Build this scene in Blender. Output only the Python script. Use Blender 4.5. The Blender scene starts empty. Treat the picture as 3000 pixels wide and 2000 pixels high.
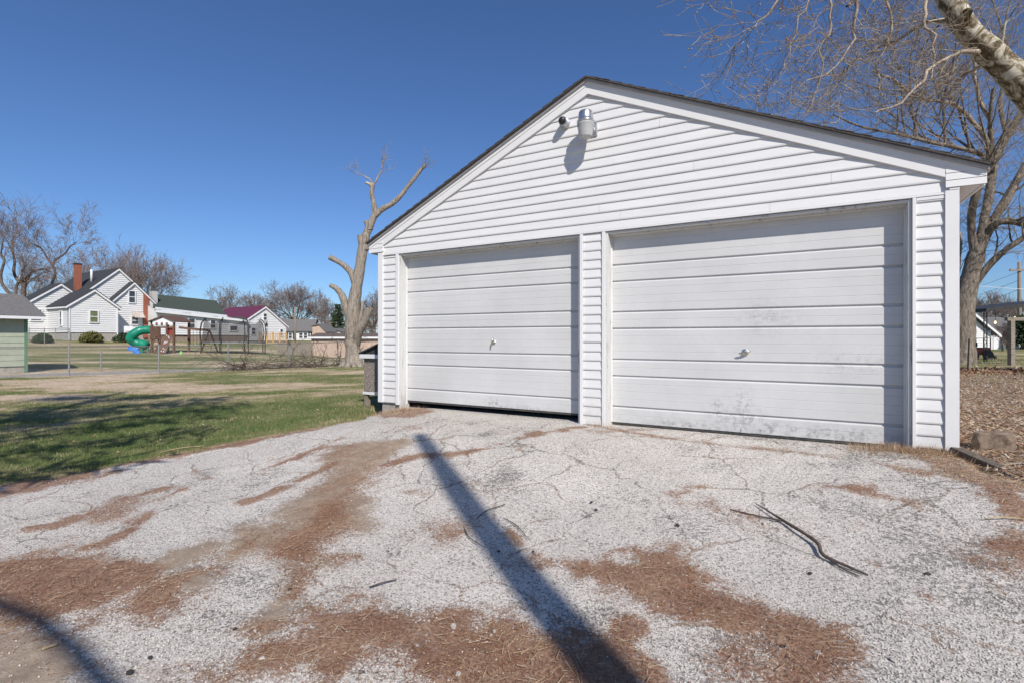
import bpy, math, random
import numpy as np
from mathutils import Vector, Matrix

# ------------------------------------------------------------------ camera, world, sun, exposure
SC = bpy.context.scene
COL = SC.collection
F = 1460.0            # focal length in photo pixels (3000 wide)
CX, HY = 1500.0, 991.0
CZ = 1.35             # eye height
cam_d = bpy.data.cameras.new('camera')
cam_d.sensor_width = 36.0
cam_d.lens = F / 3000.0 * 36.0
cam_d.shift_y = -(1000 - HY) / 3000.0
cam_d.clip_start = 0.05
cam_d.clip_end = 3000
cam = bpy.data.objects.new('camera', cam_d)
COL.objects.link(cam)
cam.location = (0, 0, CZ)
cam.rotation_euler = (math.pi / 2, 0, 0)
SC.camera = cam

SUN_AZ = math.radians(107.5)      # direction the light travels (from +x, ccw)
SUN_EL = math.radians(40.0)
LD = Vector((math.cos(SUN_AZ) * math.cos(SUN_EL), math.sin(SUN_AZ) * math.cos(SUN_EL), -math.sin(SUN_EL)))
world = bpy.data.worlds.new('World')
SC.world = world
world.use_nodes = True
wn = world.node_tree
bg = wn.nodes['Background']
sky = wn.nodes.new('ShaderNodeTexSky')
sky.sky_type = 'NISHITA'
sky.sun_disc = False
sky.sun_elevation = SUN_EL
sv = -LD
sky.sun_rotation = math.atan2(sv.x, sv.y)
sky.altitude = 200
sky.air_density = 1.0
sky.dust_density = 0.35
sky.ozone_density = 2.6
_t = wn.nodes.new('ShaderNodeMix'); _t.data_type = 'RGBA'; _t.blend_type = 'MULTIPLY'; _t.inputs[0].default_value = 1.0
_t.inputs[7].default_value = (0.54, 0.715, 0.98, 1)          # deep winter blue
wn.links.new(sky.outputs[0], _t.inputs[6])
wn.links.new(_t.outputs[2], bg.inputs[0])
bg.inputs[1].default_value = 0.112
sun_d = bpy.data.lights.new('sun', 'SUN')
sun_d.energy = 4.8
sun_d.angle = math.radians(0.53)
sun_d.color = (1.0, 0.94, 0.86)
sun = bpy.data.objects.new('sun', sun_d)
COL.objects.link(sun)
sun.rotation_euler = LD.to_track_quat('-Z', 'Y').to_euler()
sun.location = (20, -30, 40)
vs = SC.view_settings
vs.view_transform = 'Standard'
vs.look = 'None'
vs.exposure = 0.07
vs.gamma = 1.0
vs.use_curve_mapping = False

# ------------------------------------------------------------------ helpers
rnd = random.Random(7)
rng = np.random.default_rng(11)


def P(px, py, d):
    return ((px - CX) * d / F, d, CZ + (HY - py) * d / F)


G0 = (-1.947, 7.326)                       # front left corner of the garage
U = np.array((0.8720, -0.4894))            # along the garage front
V = np.array((0.4894, 0.8720))             # into the garage
RZ = math.atan2(U[1], U[0])


def onplane(O, D, px, py):
    """px,py of the photo on the vertical plane through O (xy) along D (xy): distance along D, height"""
    q = (px - CX) / F
    t = (q * O[1] - O[0]) / (D[0] - q * D[1])
    d = O[1] + D[1] * t
    return t, CZ + (HY - py) * d / F


def vnoise(x, y, seed=0):
    xi = np.floor(x); yi = np.floor(y)
    fx = x - xi; fy = y - yi
    fx = fx * fx * (3 - 2 * fx); fy = fy * fy * (3 - 2 * fy)

    def h(a, b):
        s = np.sin(a * 127.1 + b * 311.7 + seed * 74.7) * 43758.5453
        return s - np.floor(s)
    return (h(xi, yi) * (1 - fx) + h(xi + 1, yi) * fx) * (1 - fy) + (h(xi, yi + 1) * (1 - fx) + h(xi + 1, yi + 1) * fx) * fy


def fbm(x, y, seed=0, oct=4):
    s = 0; a = 0.5; t = 0
    for i in range(oct):
        s = s + a * vnoise(x, y, seed + i * 13); t += a
        x = x * 2.03 + 5.1; y = y * 2.03 - 3.7; a *= 0.5
    return s / t


def sstep(a, b, x):
    t = np.clip((x - a) / (b - a), 0, 1)
    return t * t * (3 - 2 * t)


class MB:
    def __init__(s):
        s.v = []; s.f = []

    def add(s, pts, faces):
        n = len(s.v)
        s.v += [tuple(p) for p in pts]
        s.f += [tuple(i + n for i in f) for f in faces]
        return s

    def box(s, x0, x1, y0, y1, z0, z1):
        return s.add([(x0, y0, z0), (x1, y0, z0), (x1, y1, z0), (x0, y1, z0), (x0, y0, z1), (x1, y0, z1), (x1, y1, z1), (x0, y1, z1)],
                     [(0, 3, 2, 1), (4, 5, 6, 7), (0, 1, 5, 4), (1, 2, 6, 5), (2, 3, 7, 6), (3, 0, 4, 7)])

    def prism(s, poly, off):
        """closed solid: 3D polygon extruded by vector off"""
        n = len(poly)
        a = [Vector(p) for p in poly]; b = [p + Vector(off) for p in a]
        return s.add(a + b, [tuple(range(n)), tuple(range(2 * n - 1, n - 1, -1))] + [(i, i + n, (i + 1) % n + n, (i + 1) % n) for i in range(n)])

    def bar(s, p0, p1, w, h=None, up=(0, 0, 1)):
        p0 = Vector(p0); p1 = Vector(p1); h = w if h is None else h
        d = (p1 - p0).normalized(); up = Vector(up)
        if abs(d.dot(up)) > 0.98: up = Vector((1, 0, 0))
        a = d.cross(up).normalized() * w / 2; b = a.cross(d).normalized() * h / 2
        q = [-a - b, a - b, a + b, -a + b]
        return s.add([p0 + k for k in q] + [p1 + k for k in q],
                     [(3, 2, 1, 0), (4, 5, 6, 7)] + [(i, (i + 1) % 4, (i + 1) % 4 + 4, i + 4) for i in range(4)])

    def tube(s, pts, rad, n=8, cap=True):
        pts = [Vector(p) for p in pts]
        if not hasattr(rad, '__len__'): rad = [rad] * len(pts)
        base = len(s.v); ref = None
        for i, p in enumerate(pts):
            t = (pts[min(i + 1, len(pts) - 1)] - pts[max(i - 1, 0)]).normalized()
            if ref is None:
                ref = t.cross(Vector((0, 0, 1)))
                if ref.length < 0.1: ref = t.cross(Vector((1, 0, 0)))
            ref = (ref - t * ref.dot(t)).normalized(); b = t.cross(ref)
            for k in range(n):
                a = 2 * math.pi * k / n
                s.v.append(tuple(p + (ref * math.cos(a) + b * math.sin(a)) * rad[i]))
        for i in range(len(pts) - 1):
            for k in range(n):
                s.f.append((base + i * n + k, base + i * n + (k + 1) % n, base + (i + 1) * n + (k + 1) % n, base + (i + 1) * n + k))
        if cap:
            s.f.append(tuple(base + k for k in range(n - 1, -1, -1)))
            m = base + (len(pts) - 1) * n
            s.f.append(tuple(m + k for k in range(n)))
        return s

    def lathe(s, c, prof, n=20, axis='z'):
        base = len(s.v)
        for r, h in prof:
            for k in range(n):
                a = 2 * math.pi * k / n
                if axis == 'z': s.v.append((c[0] + r * math.cos(a), c[1] + r * math.sin(a), c[2] + h))
                else: s.v.append((c[0] + r * math.cos(a), c[1] - h, c[2] + r * math.sin(a)))
        for i in range(len(prof) - 1):
            for k in range(n):
                s.f.append((base + i * n + k, base + i * n + (k + 1) % n, base + (i + 1) * n + (k + 1) % n, base + (i + 1) * n + k))
        s.f.append(tuple(base + k for k in range(n - 1, -1, -1)))
        m = base + (len(prof) - 1) * n
        s.f.append(tuple(m + k for k in range(n)))
        return s

    def lap(s, plane, pos, z0, z1, L, R, h=0.1, lip=0.014, sgn=-1, th=0.004):
        """lap boards as one sheet: plane 'y' (boards along x at y=pos) or 'x' (along y at x=pos); sgn = outward sign"""
        z = z0
        while z < z1 - 1e-4:
            zt = min(z + h, z1)
            a0, a1, b0, b1 = L(z), R(z), L(zt), R(zt)
            if a1 - a0 > 0.02:
                if b1 - b0 < 0.0: b0 = b1 = (b0 + b1) / 2
                o = pos + sgn * lip; i = pos
                q = [(a0, o, z), (a1, o, z), (b1, i + sgn * th, zt), (b0, i + sgn * th, zt), (a0, i, z), (a1, i, z)]
                if plane == 'x': q = [(p[1], p[0], p[2]) for p in q]
                s.add(q, [(0, 1, 2, 3), (4, 5, 1, 0)])
            z = zt
        return s


def arr_mesh(name, Vv, Ff, smooth=False, attrs=None):
    me = bpy.data.meshes.new(name)
    Vv = np.asarray(Vv, dtype=np.float32); Ff = np.asarray(Ff, dtype=np.int32)
    n, k = Ff.shape
    me.vertices.add(len(Vv)); me.vertices.foreach_set('co', Vv.ravel())
    me.loops.add(n * k); me.loops.foreach_set('vertex_index', Ff.ravel())
    me.polygons.add(n)
    me.polygons.foreach_set('loop_start', np.arange(0, n * k, k, dtype=np.int32))
    try: me.polygons.foreach_set('loop_total', np.full(n, k, dtype=np.int32))
    except Exception: pass
    if smooth: me.polygons.foreach_set('use_smooth', np.ones(n, dtype=bool))
    for an, av in (attrs or {}).items():
        at = me.attributes.new(an, 'FLOAT', 'POINT')
        at.data.foreach_set('value', np.asarray(av, dtype=np.float32))
    me.update(calc_edges=True)
    me.validate()
    return me


def link(name, me, mat, parent=None):
    o = bpy.data.objects.new(name, me)
    COL.objects.link(o)
    if mat is not None and not me.materials: me.materials.append(mat)
    if parent is not None:
        o.parent = parent
        if parent.parent is None and parent.type == 'EMPTY': o.location.z = -parent.location.z
    return o


def part(name, mb, mat, parent=None, smooth=False, bevel=0, label=None, kind=None):
    me = bpy.data.meshes.new(name)
    me.from_pydata(mb.v, [], mb.f)
    if smooth: me.polygons.foreach_set('use_smooth', [True] * len(me.polygons))
    me.update()
    o = link(name, me, mat, parent)
    if bevel:
        b = o.modifiers.new('bevel', 'BEVEL'); b.width = bevel; b.segments = 2; b.limit_method = 'ANGLE'
    if label: o['label'] = label
    if kind: o['kind'] = kind
    return o


def tag(o, label, cat, group=None, kind=None):
    if kind: o['kind'] = kind
    o['label'] = label
    if cat: o['category'] = cat
    if group: o['group'] = group
    return o


def root(name, label, cat, loc, rz=0.0, group=None):
    o = bpy.data.objects.new(name, None)
    o.empty_display_size = 0.2
    COL.objects.link(o)
    o.location = loc; o.rotation_euler = (0, 0, rz)
    return tag(o, label, cat, group)


# ------------------------------------------------------------------ materials
def newmat(name, rough=0.6, color=(0.8, 0.8, 0.8), metal=0.0, spec=0.4):
    m = bpy.data.materials.new(name); m.use_nodes = True
    b = m.node_tree.nodes['Principled BSDF']
    b.inputs['Base Color'].default_value = (*color, 1)
    b.inputs['Roughness'].default_value = rough
    b.inputs['Metallic'].default_value = metal
    b.inputs['Specular IOR Level'].default_value = spec
    return m, m.node_tree, b


def nd(nt, t, props=None, **inp):
    n = nt.nodes.new(t)
    for k, v in (props or {}).items(): setattr(n, k, v)
    for k, v in inp.items():
        k = k.replace('_', ' ')
        s = n.inputs[int(k[1:])] if k[0] == 'i' and k[1:].isdigit() else n.inputs[k]
        if isinstance(v, bpy.types.NodeSocket): nt.links.new(v, s)
        else: s.default_value = v
    return n


def ramp(nt, fac, stops):
    r = nt.nodes.new('ShaderNodeValToRGB')
    e = r.color_ramp.elements
    while len(e) < len(stops): e.new(0.5)
    for i, (p, c) in enumerate(stops):
        e[i].position = p
        e[i].color = (*c, 1) if hasattr(c, '__len__') else (c, c, c, 1)
    nt.links.new(fac, r.inputs[0])
    return r.outputs[0]


def mth(nt, op, a, b=0.0, c=None, clamp=False):
    n = nt.nodes.new('ShaderNodeMath'); n.operation = op; n.use_clamp = clamp
    for i, v in enumerate((a, b, c)):
        if v is None: continue
        if isinstance(v, bpy.types.NodeSocket): nt.links.new(v, n.inputs[i])
        else: n.inputs[i].default_value = v
    return n.outputs[0]


def mix(nt, fac, a, b, mode='MIX'):
    n = nt.nodes.new('ShaderNodeMix'); n.data_type = 'RGBA'; n.blend_type = mode
    for i, v in ((0, fac), (6, a), (7, b)):
        if isinstance(v, bpy.types.NodeSocket): nt.links.new(v, n.inputs[i])
        elif i == 0: n.inputs[0].default_value = v
        else: n.inputs[i].default_value = (*v, 1)
    return n.outputs[2]


def objco(nt, scale=(1, 1, 1)):
    tc = nt.nodes.new('ShaderNodeTexCoord')
    mp = nd(nt, 'ShaderNodeMapping', None, Vector=tc.outputs['Object'], Scale=scale)
    return mp.outputs[0]


def poss(nt, scale=(1, 1, 1)):
    g = nt.nodes.new('ShaderNodeNewGeometry')
    mp = nd(nt, 'ShaderNodeMapping', None, Vector=g.outputs['Position'], Scale=scale)
    return mp.outputs[0]


def noise(nt, vec, scale, detail=4, rough=0.6, dist=0.0):
    return nd(nt, 'ShaderNodeTexNoise', None, Vector=vec, Scale=scale, Detail=detail, Roughness=rough, Distortion=dist).outputs[0]


def bump(nt, b, h, strength=0.4, dist=0.01):
    n = nd(nt, 'ShaderNodeBump', None, Strength=strength, Distance=dist, Height=h)
    nt.links.new(n.outputs[0], b.inputs['Normal'])


def simple(name, c1, c2=None, rough=0.6, scale=6.0, stretch=(1, 1, 1), metal=0.0, spec=0.4, bmp=0.0, lo=0.35, hi=0.65, detail=5):
    m, nt, b = newmat(name, rough, c1, metal, spec)
    co = objco(nt, stretch)
    n = noise(nt, co, scale, detail)
    if c2 is not None:
        nt.links.new(ramp(nt, n, [(lo, c1), (hi, c2)]), b.inputs['Base Color'])
    if bmp: bump(nt, b, n, bmp)
    return m


MT = {}


def vinyl_mat():
    m, nt, b = newmat('white_vinyl', 0.5, spec=0.3)
    n = noise(nt, objco(nt, (0.4, 1, 3)), 3, 5)
    col = ramp(nt, n, [(0.35, (0.645, 0.64, 0.63)), (0.65, (0.70, 0.695, 0.685))])
    z = nd(nt, 'ShaderNodeSeparateXYZ', None, Vector=objco(nt)).outputs[2]
    low = mth(nt, 'SUBTRACT', 1.0, mth(nt, 'DIVIDE', mth(nt, 'SUBTRACT', z, 0.40), 0.5), clamp=True)
    dirt = mth(nt, 'MULTIPLY', mth(nt, 'MULTIPLY', low, low), ramp(nt, noise(nt, objco(nt), 18, 6, 0.75), [(0.35, 0.1), (0.7, 1.0)]))
    col = mix(nt, mth(nt, 'MULTIPLY', dirt, 0.45), col, (0.36, 0.30, 0.24))
    stn = ramp(nt, noise(nt, objco(nt, (5, 1, 0.6)), 2.2, 6, 0.7), [(0.55, 0.0), (0.8, 1.0)])
    col = mix(nt, mth(nt, 'MULTIPLY', stn, 0.18), col, (0.5, 0.49, 0.46))
    nt.links.new(col, b.inputs['Base Color'])
    bump(nt, b, noise(nt, objco(nt, (1, 1, 0.3)), 2.6, 2), 0.10, 0.02)
    return m


MT['vinyl'] = vinyl_mat()
MT['trim'] = simple('white_trim', (0.68, 0.675, 0.665), (0.72, 0.715, 0.705), 0.45, 2.0, spec=0.3)
MT['soffit'] = simple('soffit_white', (0.64, 0.63, 0.62), (0.7, 0.69, 0.68), 0.6, 4.0)


def door_mat():
    m, nt, b = newmat('painted_steel_door', 0.42, (0.6, 0.6, 0.6), 0, 0.35)
    co = objco(nt)
    n1 = noise(nt, co, 1.3, 5)
    base = ramp(nt, n1, [(0.3, (0.54, 0.54, 0.53)), (0.7, (0.62, 0.615, 0.605))])
    sx = nd(nt, 'ShaderNodeSeparateXYZ', None, Vector=co)
    x, z = sx.outputs[0], sx.outputs[2]
    # chalky streaks
    st = noise(nt, objco(nt, (2.2, 1, 0.9)), 3, 6, 0.65)
    base = mix(nt, mth(nt, 'MULTIPLY', ramp(nt, st, [(0.52, 0.0), (0.8, 1.0)]), 0.16), base, (0.46, 0.46, 0.46))

    def blob(cx, cz, rx, rz):
        dx = mth(nt, 'DIVIDE', mth(nt, 'SUBTRACT', x, cx), rx)
        dz = mth(nt, 'DIVIDE', mth(nt, 'SUBTRACT', z, cz), rz)
        r2 = mth(nt, 'ADD', mth(nt, 'MULTIPLY', dx, dx), mth(nt, 'MULTIPLY', dz, dz))
        return mth(nt, 'POWER', 2.718, mth(nt, 'MULTIPLY', r2, -1.0))
    tot = blob(4.90, 0.50, 0.16, 0.13)
    for a in ((4.86, 0.72, 0.07, 0.10), (4.62, 0.60, 0.10, 0.10), (5.3, 0.44, 0.35, 0.07), (5.75, 0.46, 0.3, 0.06), (1.87, 0.50, 0.10, 0.08),
              (5.75, 1.12, 0.3, 0.10), (2.2, 0.46, 0.5, 0.04), (4.3, 0.42, 0.35, 0.05), (5.05, 1.55, 0.25, 0.15)):
        bl = blob(*a)
        if a[1] > 1: bl = mth(nt, 'MULTIPLY', bl, 0.45)
        tot = mth(nt, 'ADD', tot, bl)
    ns = noise(nt, co, 26, 6, 0.7)
    ns2 = noise(nt, objco(nt, (1, 1, 1.6)), 7, 5, 0.7)
    d = mth(nt, 'MULTIPLY', mth(nt, 'MULTIPLY', tot, 1.0, clamp=True), mth(nt, 'MULTIPLY', ramp(nt, ns, [(0.44, 0.0), (0.6, 1.0)]), ramp(nt, ns2, [(0.38, 0.2), (0.56, 1.0)])))
    col = mix(nt, mth(nt, 'MULTIPLY', d, 0.75), base, (0.15, 0.15, 0.155))
    # grime near the bottom edge
    low = mth(nt, 'SUBTRACT', 1.0, mth(nt, 'DIVIDE', mth(nt, 'SUBTRACT', z, 0.36), 0.35), clamp=True)
    g = mth(nt, 'MULTIPLY', mth(nt, 'MULTIPLY', low, low), ramp(nt, noise(nt, co, 11, 6, 0.7), [(0.42, 0.0), (0.7, 1.0)]))
    col = mix(nt, mth(nt, 'MULTIPLY', g, 0.5), col, (0.28, 0.27, 0.25))
    # fine scratches / specks
    sp = ramp(nt, noise(nt, co, 90, 2, 0.5), [(0.68, 0.0), (0.72, 1.0)])
    col = mix(nt, mth(nt, 'MULTIPLY', sp, 0.25), col, (0.3, 0.3, 0.3))
    nt.links.new(col, b.inputs['Base Color'])
    bump(nt, b, noise(nt, objco(nt, (1, 1, 2)), 1.6, 2), 0.12, 0.02)
    return m


MT['door'] = door_mat()


def jamb_mat():
    m, nt, b = newmat('peeling_white_wood', 0.75)
    n = noise(nt, objco(nt, (6, 6, 0.5)), 5, 8, 0.7)
    n2 = noise(nt, objco(nt, (1, 1, 1)), 3, 3)
    k = mth(nt, 'ADD', mth(nt, 'MULTIPLY', n, 0.7), mth(nt, 'MULTIPLY', n2, 0.3))
    nt.links.new(ramp(nt, k, [(0.34, (0.2, 0.17, 0.14)), (0.40, (0.42, 0.40, 0.37)), (0.46, (0.58, 0.58, 0.56))]), b.inputs['Base Color'])
    bump(nt, b, n, 0.5, 0.006)
    return m


MT['jamb'] = jamb_mat()
MT['concrete'] = simple('concrete', (0.28, 0.26, 0.23), (0.42, 0.39, 0.35), 0.9, 9, bmp=0.4, spec=0.2)
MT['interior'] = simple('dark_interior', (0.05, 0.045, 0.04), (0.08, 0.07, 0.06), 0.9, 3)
MT['shingle'] = simple('asphalt_shingle', (0.06, 0.055, 0.052), (0.11, 0.10, 0.095), 0.95, 60, bmp=0.5, spec=0.1)
MT['drip'] = simple('grey_drip_edge', (0.34, 0.33, 0.32), (0.42, 0.41, 0.40), 0.6, 9)
MT['steel'] = simple('galvanised_steel', (0.5, 0.51, 0.53), (0.66, 0.67, 0.69), 0.32, 12, metal=0.9)
MT['wire'] = simple('galvanised_wire', (0.20, 0.20, 0.20), (0.30, 0.30, 0.295), 0.6, 12, metal=0.2)
MT['rail'] = simple('weathered_rail', (0.09, 0.085, 0.08), (0.16, 0.155, 0.15), 0.6, 12)
MT['black'] = simple('black_plastic', (0.02, 0.02, 0.022), (0.035, 0.035, 0.035), 0.35, 5)
MT['blackmetal'] = simple('black_metal', (0.025, 0.023, 0.022), (0.05, 0.045, 0.04), 0.6, 15)
MT['rubber'] = simple('rubber_seal', (0.04, 0.04, 0.038), (0.08, 0.075, 0.07), 0.8, 20)
MT['brass'] = simple('dull_nickel', (0.45, 0.43, 0.38), (0.62, 0.6, 0.55), 0.3, 20, metal=0.95)


def glassy(name, col, rough=0.25, trans=0.6):
    m, nt, b = newmat(name, rough, col)
    b.inputs['Transmission Weight'].default_value = trans
    b.inputs['IOR'].default_value = 1.3
    return m


MT['acrylic'] = glassy('prismatic_acrylic', (0.66, 0.66, 0.64), 0.35, 0.45)
MT['pane'] = simple('window_glass', (0.03, 0.035, 0.045), (0.07, 0.075, 0.085), 0.08, 2.0, spec=0.6)
MT['curtain'] = simple('green_curtain_glass', (0.10, 0.13, 0.05), (0.18, 0.2, 0.09), 0.3, 4, spec=0.5)
MT['brick'] = simple('red_brick', (0.24, 0.075, 0.045), (0.33, 0.12, 0.075), 0.9, 8, bmp=0.3)
MT['brown_brick'] = simple('brown_foundation', (0.22, 0.16, 0.12), (0.32, 0.25, 0.2), 0.9, 5, bmp=0.3)
MT['roof_char'] = simple('charcoal_shingles', (0.035, 0.037, 0.042), (0.062, 0.063, 0.068), 0.9, 9, (1, 1, 4), spec=0.2)
MT['roof_green'] = simple('green_shingles', (0.045, 0.058, 0.048), (0.075, 0.09, 0.075), 0.9, 9, (1, 1, 4), spec=0.2)
MT['roof_plum'] = simple('plum_metal_roof', (0.12, 0.025, 0.05), (0.15, 0.035, 0.065), 0.45, 3)
MT['roof_grey'] = simple('grey_shingles', (0.12, 0.115, 0.11), (0.2, 0.19, 0.185), 0.9, 12, (1, 1, 3), spec=0.2)
MT['green_sid'] = simple('sage_siding', (0.33, 0.365, 0.275), (0.39, 0.42, 0.325), 0.6, 3)
MT['green_trim'] = simple('dark_green_trim', (0.10, 0.2, 0.12), (0.13, 0.24, 0.15), 0.6, 3)
MT['tan'] = simple('tan_siding', (0.44, 0.32, 0.25), (0.5, 0.38, 0.3), 0.7, 3)
MT['cedar'] = simple('cedar_wood', (0.10, 0.055, 0.035), (0.17, 0.095, 0.065), 0.75, 8, (3, 3, 0.6))
MT['yellow_wood'] = simple('new_pine_wood', (0.5, 0.31, 0.13), (0.62, 0.42, 0.2), 0.7, 6)
MT['slide'] = simple('green_plastic', (0.008, 0.19, 0.115), (0.012, 0.24, 0.15), 0.35, 3)
MT['blue'] = simple('blue_tarp', (0.03, 0.16, 0.55), (0.06, 0.24, 0.66), 0.45, 6)
MT['red'] = simple('faded_red_paint', (0.25, 0.035, 0.03), (0.33, 0.06, 0.05), 0.5, 8)
MT['grey_wood'] = simple('weathered_wood', (0.16, 0.13, 0.1), (0.3, 0.26, 0.21), 0.85, 7, (1, 1, 6), bmp=0.4)
MT['timber'] = simple('old_timber', (0.075, 0.06, 0.045), (0.17, 0.14, 0.11), 0.9, 7, (5, 5, 5), bmp=0.5)
MT['osb'] = simple('weathered_chipboard', (0.12, 0.10, 0.085), (0.36, 0.31, 0.26), 0.85, 30, bmp=0.4)
MT['stone'] = simple('limestone', (0.12, 0.085, 0.06), (0.27, 0.205, 0.15), 0.9, 18, bmp=1.0)
MT['rock'] = simple('pale_pebble', (0.32, 0.28, 0.24), (0.52, 0.48, 0.44), 0.85, 60)
MT['darkrock'] = simple('asphalt_lump', (0.03, 0.028, 0.027), (0.06, 0.056, 0.05), 0.9, 14)
MT['poleW'] = simple('utility_pole_wood', (0.18, 0.14, 0.11), (0.3, 0.25, 0.2), 0.9, 6, (4, 4, 0.4))
MT['wht'] = simple('white_paint', (0.68, 0.68, 0.69), (0.74, 0.74, 0.74), 0.5, 3)
MT['stick'] = simple('stick_bark', (0.055, 0.042, 0.036), (0.13, 0.1, 0.085), 0.9, 20, bmp=0.4)
MT['straw'] = simple('dry_straw', (0.32, 0.23, 0.13), (0.48, 0.37, 0.23), 0.8, 20)


def bark(name, cols, scale=8, stretch=(1, 1, 0.3), lo=0.3, hi=0.7, bm=0.6):
    if stretch == (1, 1, 1): bm = 0.0
    m, nt, b = newmat(name, 0.9, spec=0.2)
    n = noise(nt, poss(nt, stretch), scale, 8, 0.7, 0.8)
    k = len(cols)
    nt.links.new(ramp(nt, n, [(lo + (hi - lo) * i / (k - 1), c) for i, c in enumerate(cols)]), b.inputs['Base Color'])
    if bm: bump(nt, b, n, bm, 0.06)
    return m


MT['bark_grey'] = bark('grey_bark', [(0.07, 0.06, 0.048), (0.2, 0.165, 0.13), (0.33, 0.285, 0.23)], 12, (1, 1, 0.25), 0.33, 0.67, 1.0)
MT['bark_dead'] = bark('dead_bark', [(0.12, 0.085, 0.06), (0.25, 0.21, 0.17), (0.36, 0.32, 0.27), (0.42, 0.27, 0.16)], 14, (1, 1, 0.2), 0.32, 0.70, 1.0)
MT['bark_syc'] = bark('sycamore_bark', [(0.10, 0.075, 0.045), (0.24, 0.2, 0.13), (0.5, 0.46, 0.36), (0.58, 0.55, 0.45)], 4.0, (1, 1, 0.8), 0.42, 0.60, 0.5)
MT['twig'] = bark('twig_brown', [(0.16, 0.12, 0.09), (0.30, 0.24, 0.18), (0.50, 0.44, 0.35)], 3, (1, 1, 1))
MT['twig_syc'] = bark('twig_pale', [(0.16, 0.12, 0.09), (0.34, 0.275, 0.21), (0.54, 0.48, 0.39)], 2.5, (1, 1, 1))
MT['bark_dark'] = bark('dark_bark', [(0.05, 0.038, 0.03), (0.12, 0.09, 0.072), (0.2, 0.16, 0.13)], 6, (1, 1, 0.5))
MT['twig_far'] = bark('twig_far', [(0.17, 0.13, 0.115), (0.30, 0.24, 0.215)], 2, (1, 1, 1))
MT['conifer'] = bark('conifer_green', [(0.03, 0.05, 0.025), (0.06, 0.085, 0.04)], 3, (1, 1, 1))
MT['shrub'] = bark('shrub_olive', [(0.09, 0.10, 0.03), (0.17, 0.15, 0.05)], 3, (1, 1, 1))


def tinted(name, stops, rough=0.8, spec=0.2, trans=0.0):
    m, nt, b = newmat(name, rough, spec=spec)
    a = nd(nt, 'ShaderNodeAttribute', {'attribute_name': 'tint'})
    nt.links.new(ramp(nt, a.outputs['Fac'], stops), b.inputs['Base Color'])
    return m


MT['grass'] = tinted('lawn_grass', [(0.0, (0.60, 0.48, 0.36)), (0.35, (0.42, 0.34, 0.21)), (0.6, (0.20, 0.215, 0.085)), (1.0, (0.095, 0.145, 0.045))])
MT['needle'] = tinted('fallen_needles', [(0.0, (0.12, 0.062, 0.04)), (0.38, (0.26, 0.115, 0.064)), (0.68, (0.32, 0.19, 0.11)), (1.0, (0.5, 0.39, 0.26))])
MT['gravel'] = tinted('gravel_chips', [(0.0, (0.10, 0.095, 0.09)), (0.2, (0.33, 0.305, 0.275)), (0.55, (0.50, 0.47, 0.43)), (1.0, (0.62, 0.59, 0.55))])
MT['litter'] = tinted('leaf_litter', [(0.0, (0.17, 0.085, 0.05)), (0.4, (0.31, 0.185, 0.115)), (0.7, (0.46, 0.34, 0.225)), (1.0, (0.6, 0.52, 0.42))])


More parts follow.
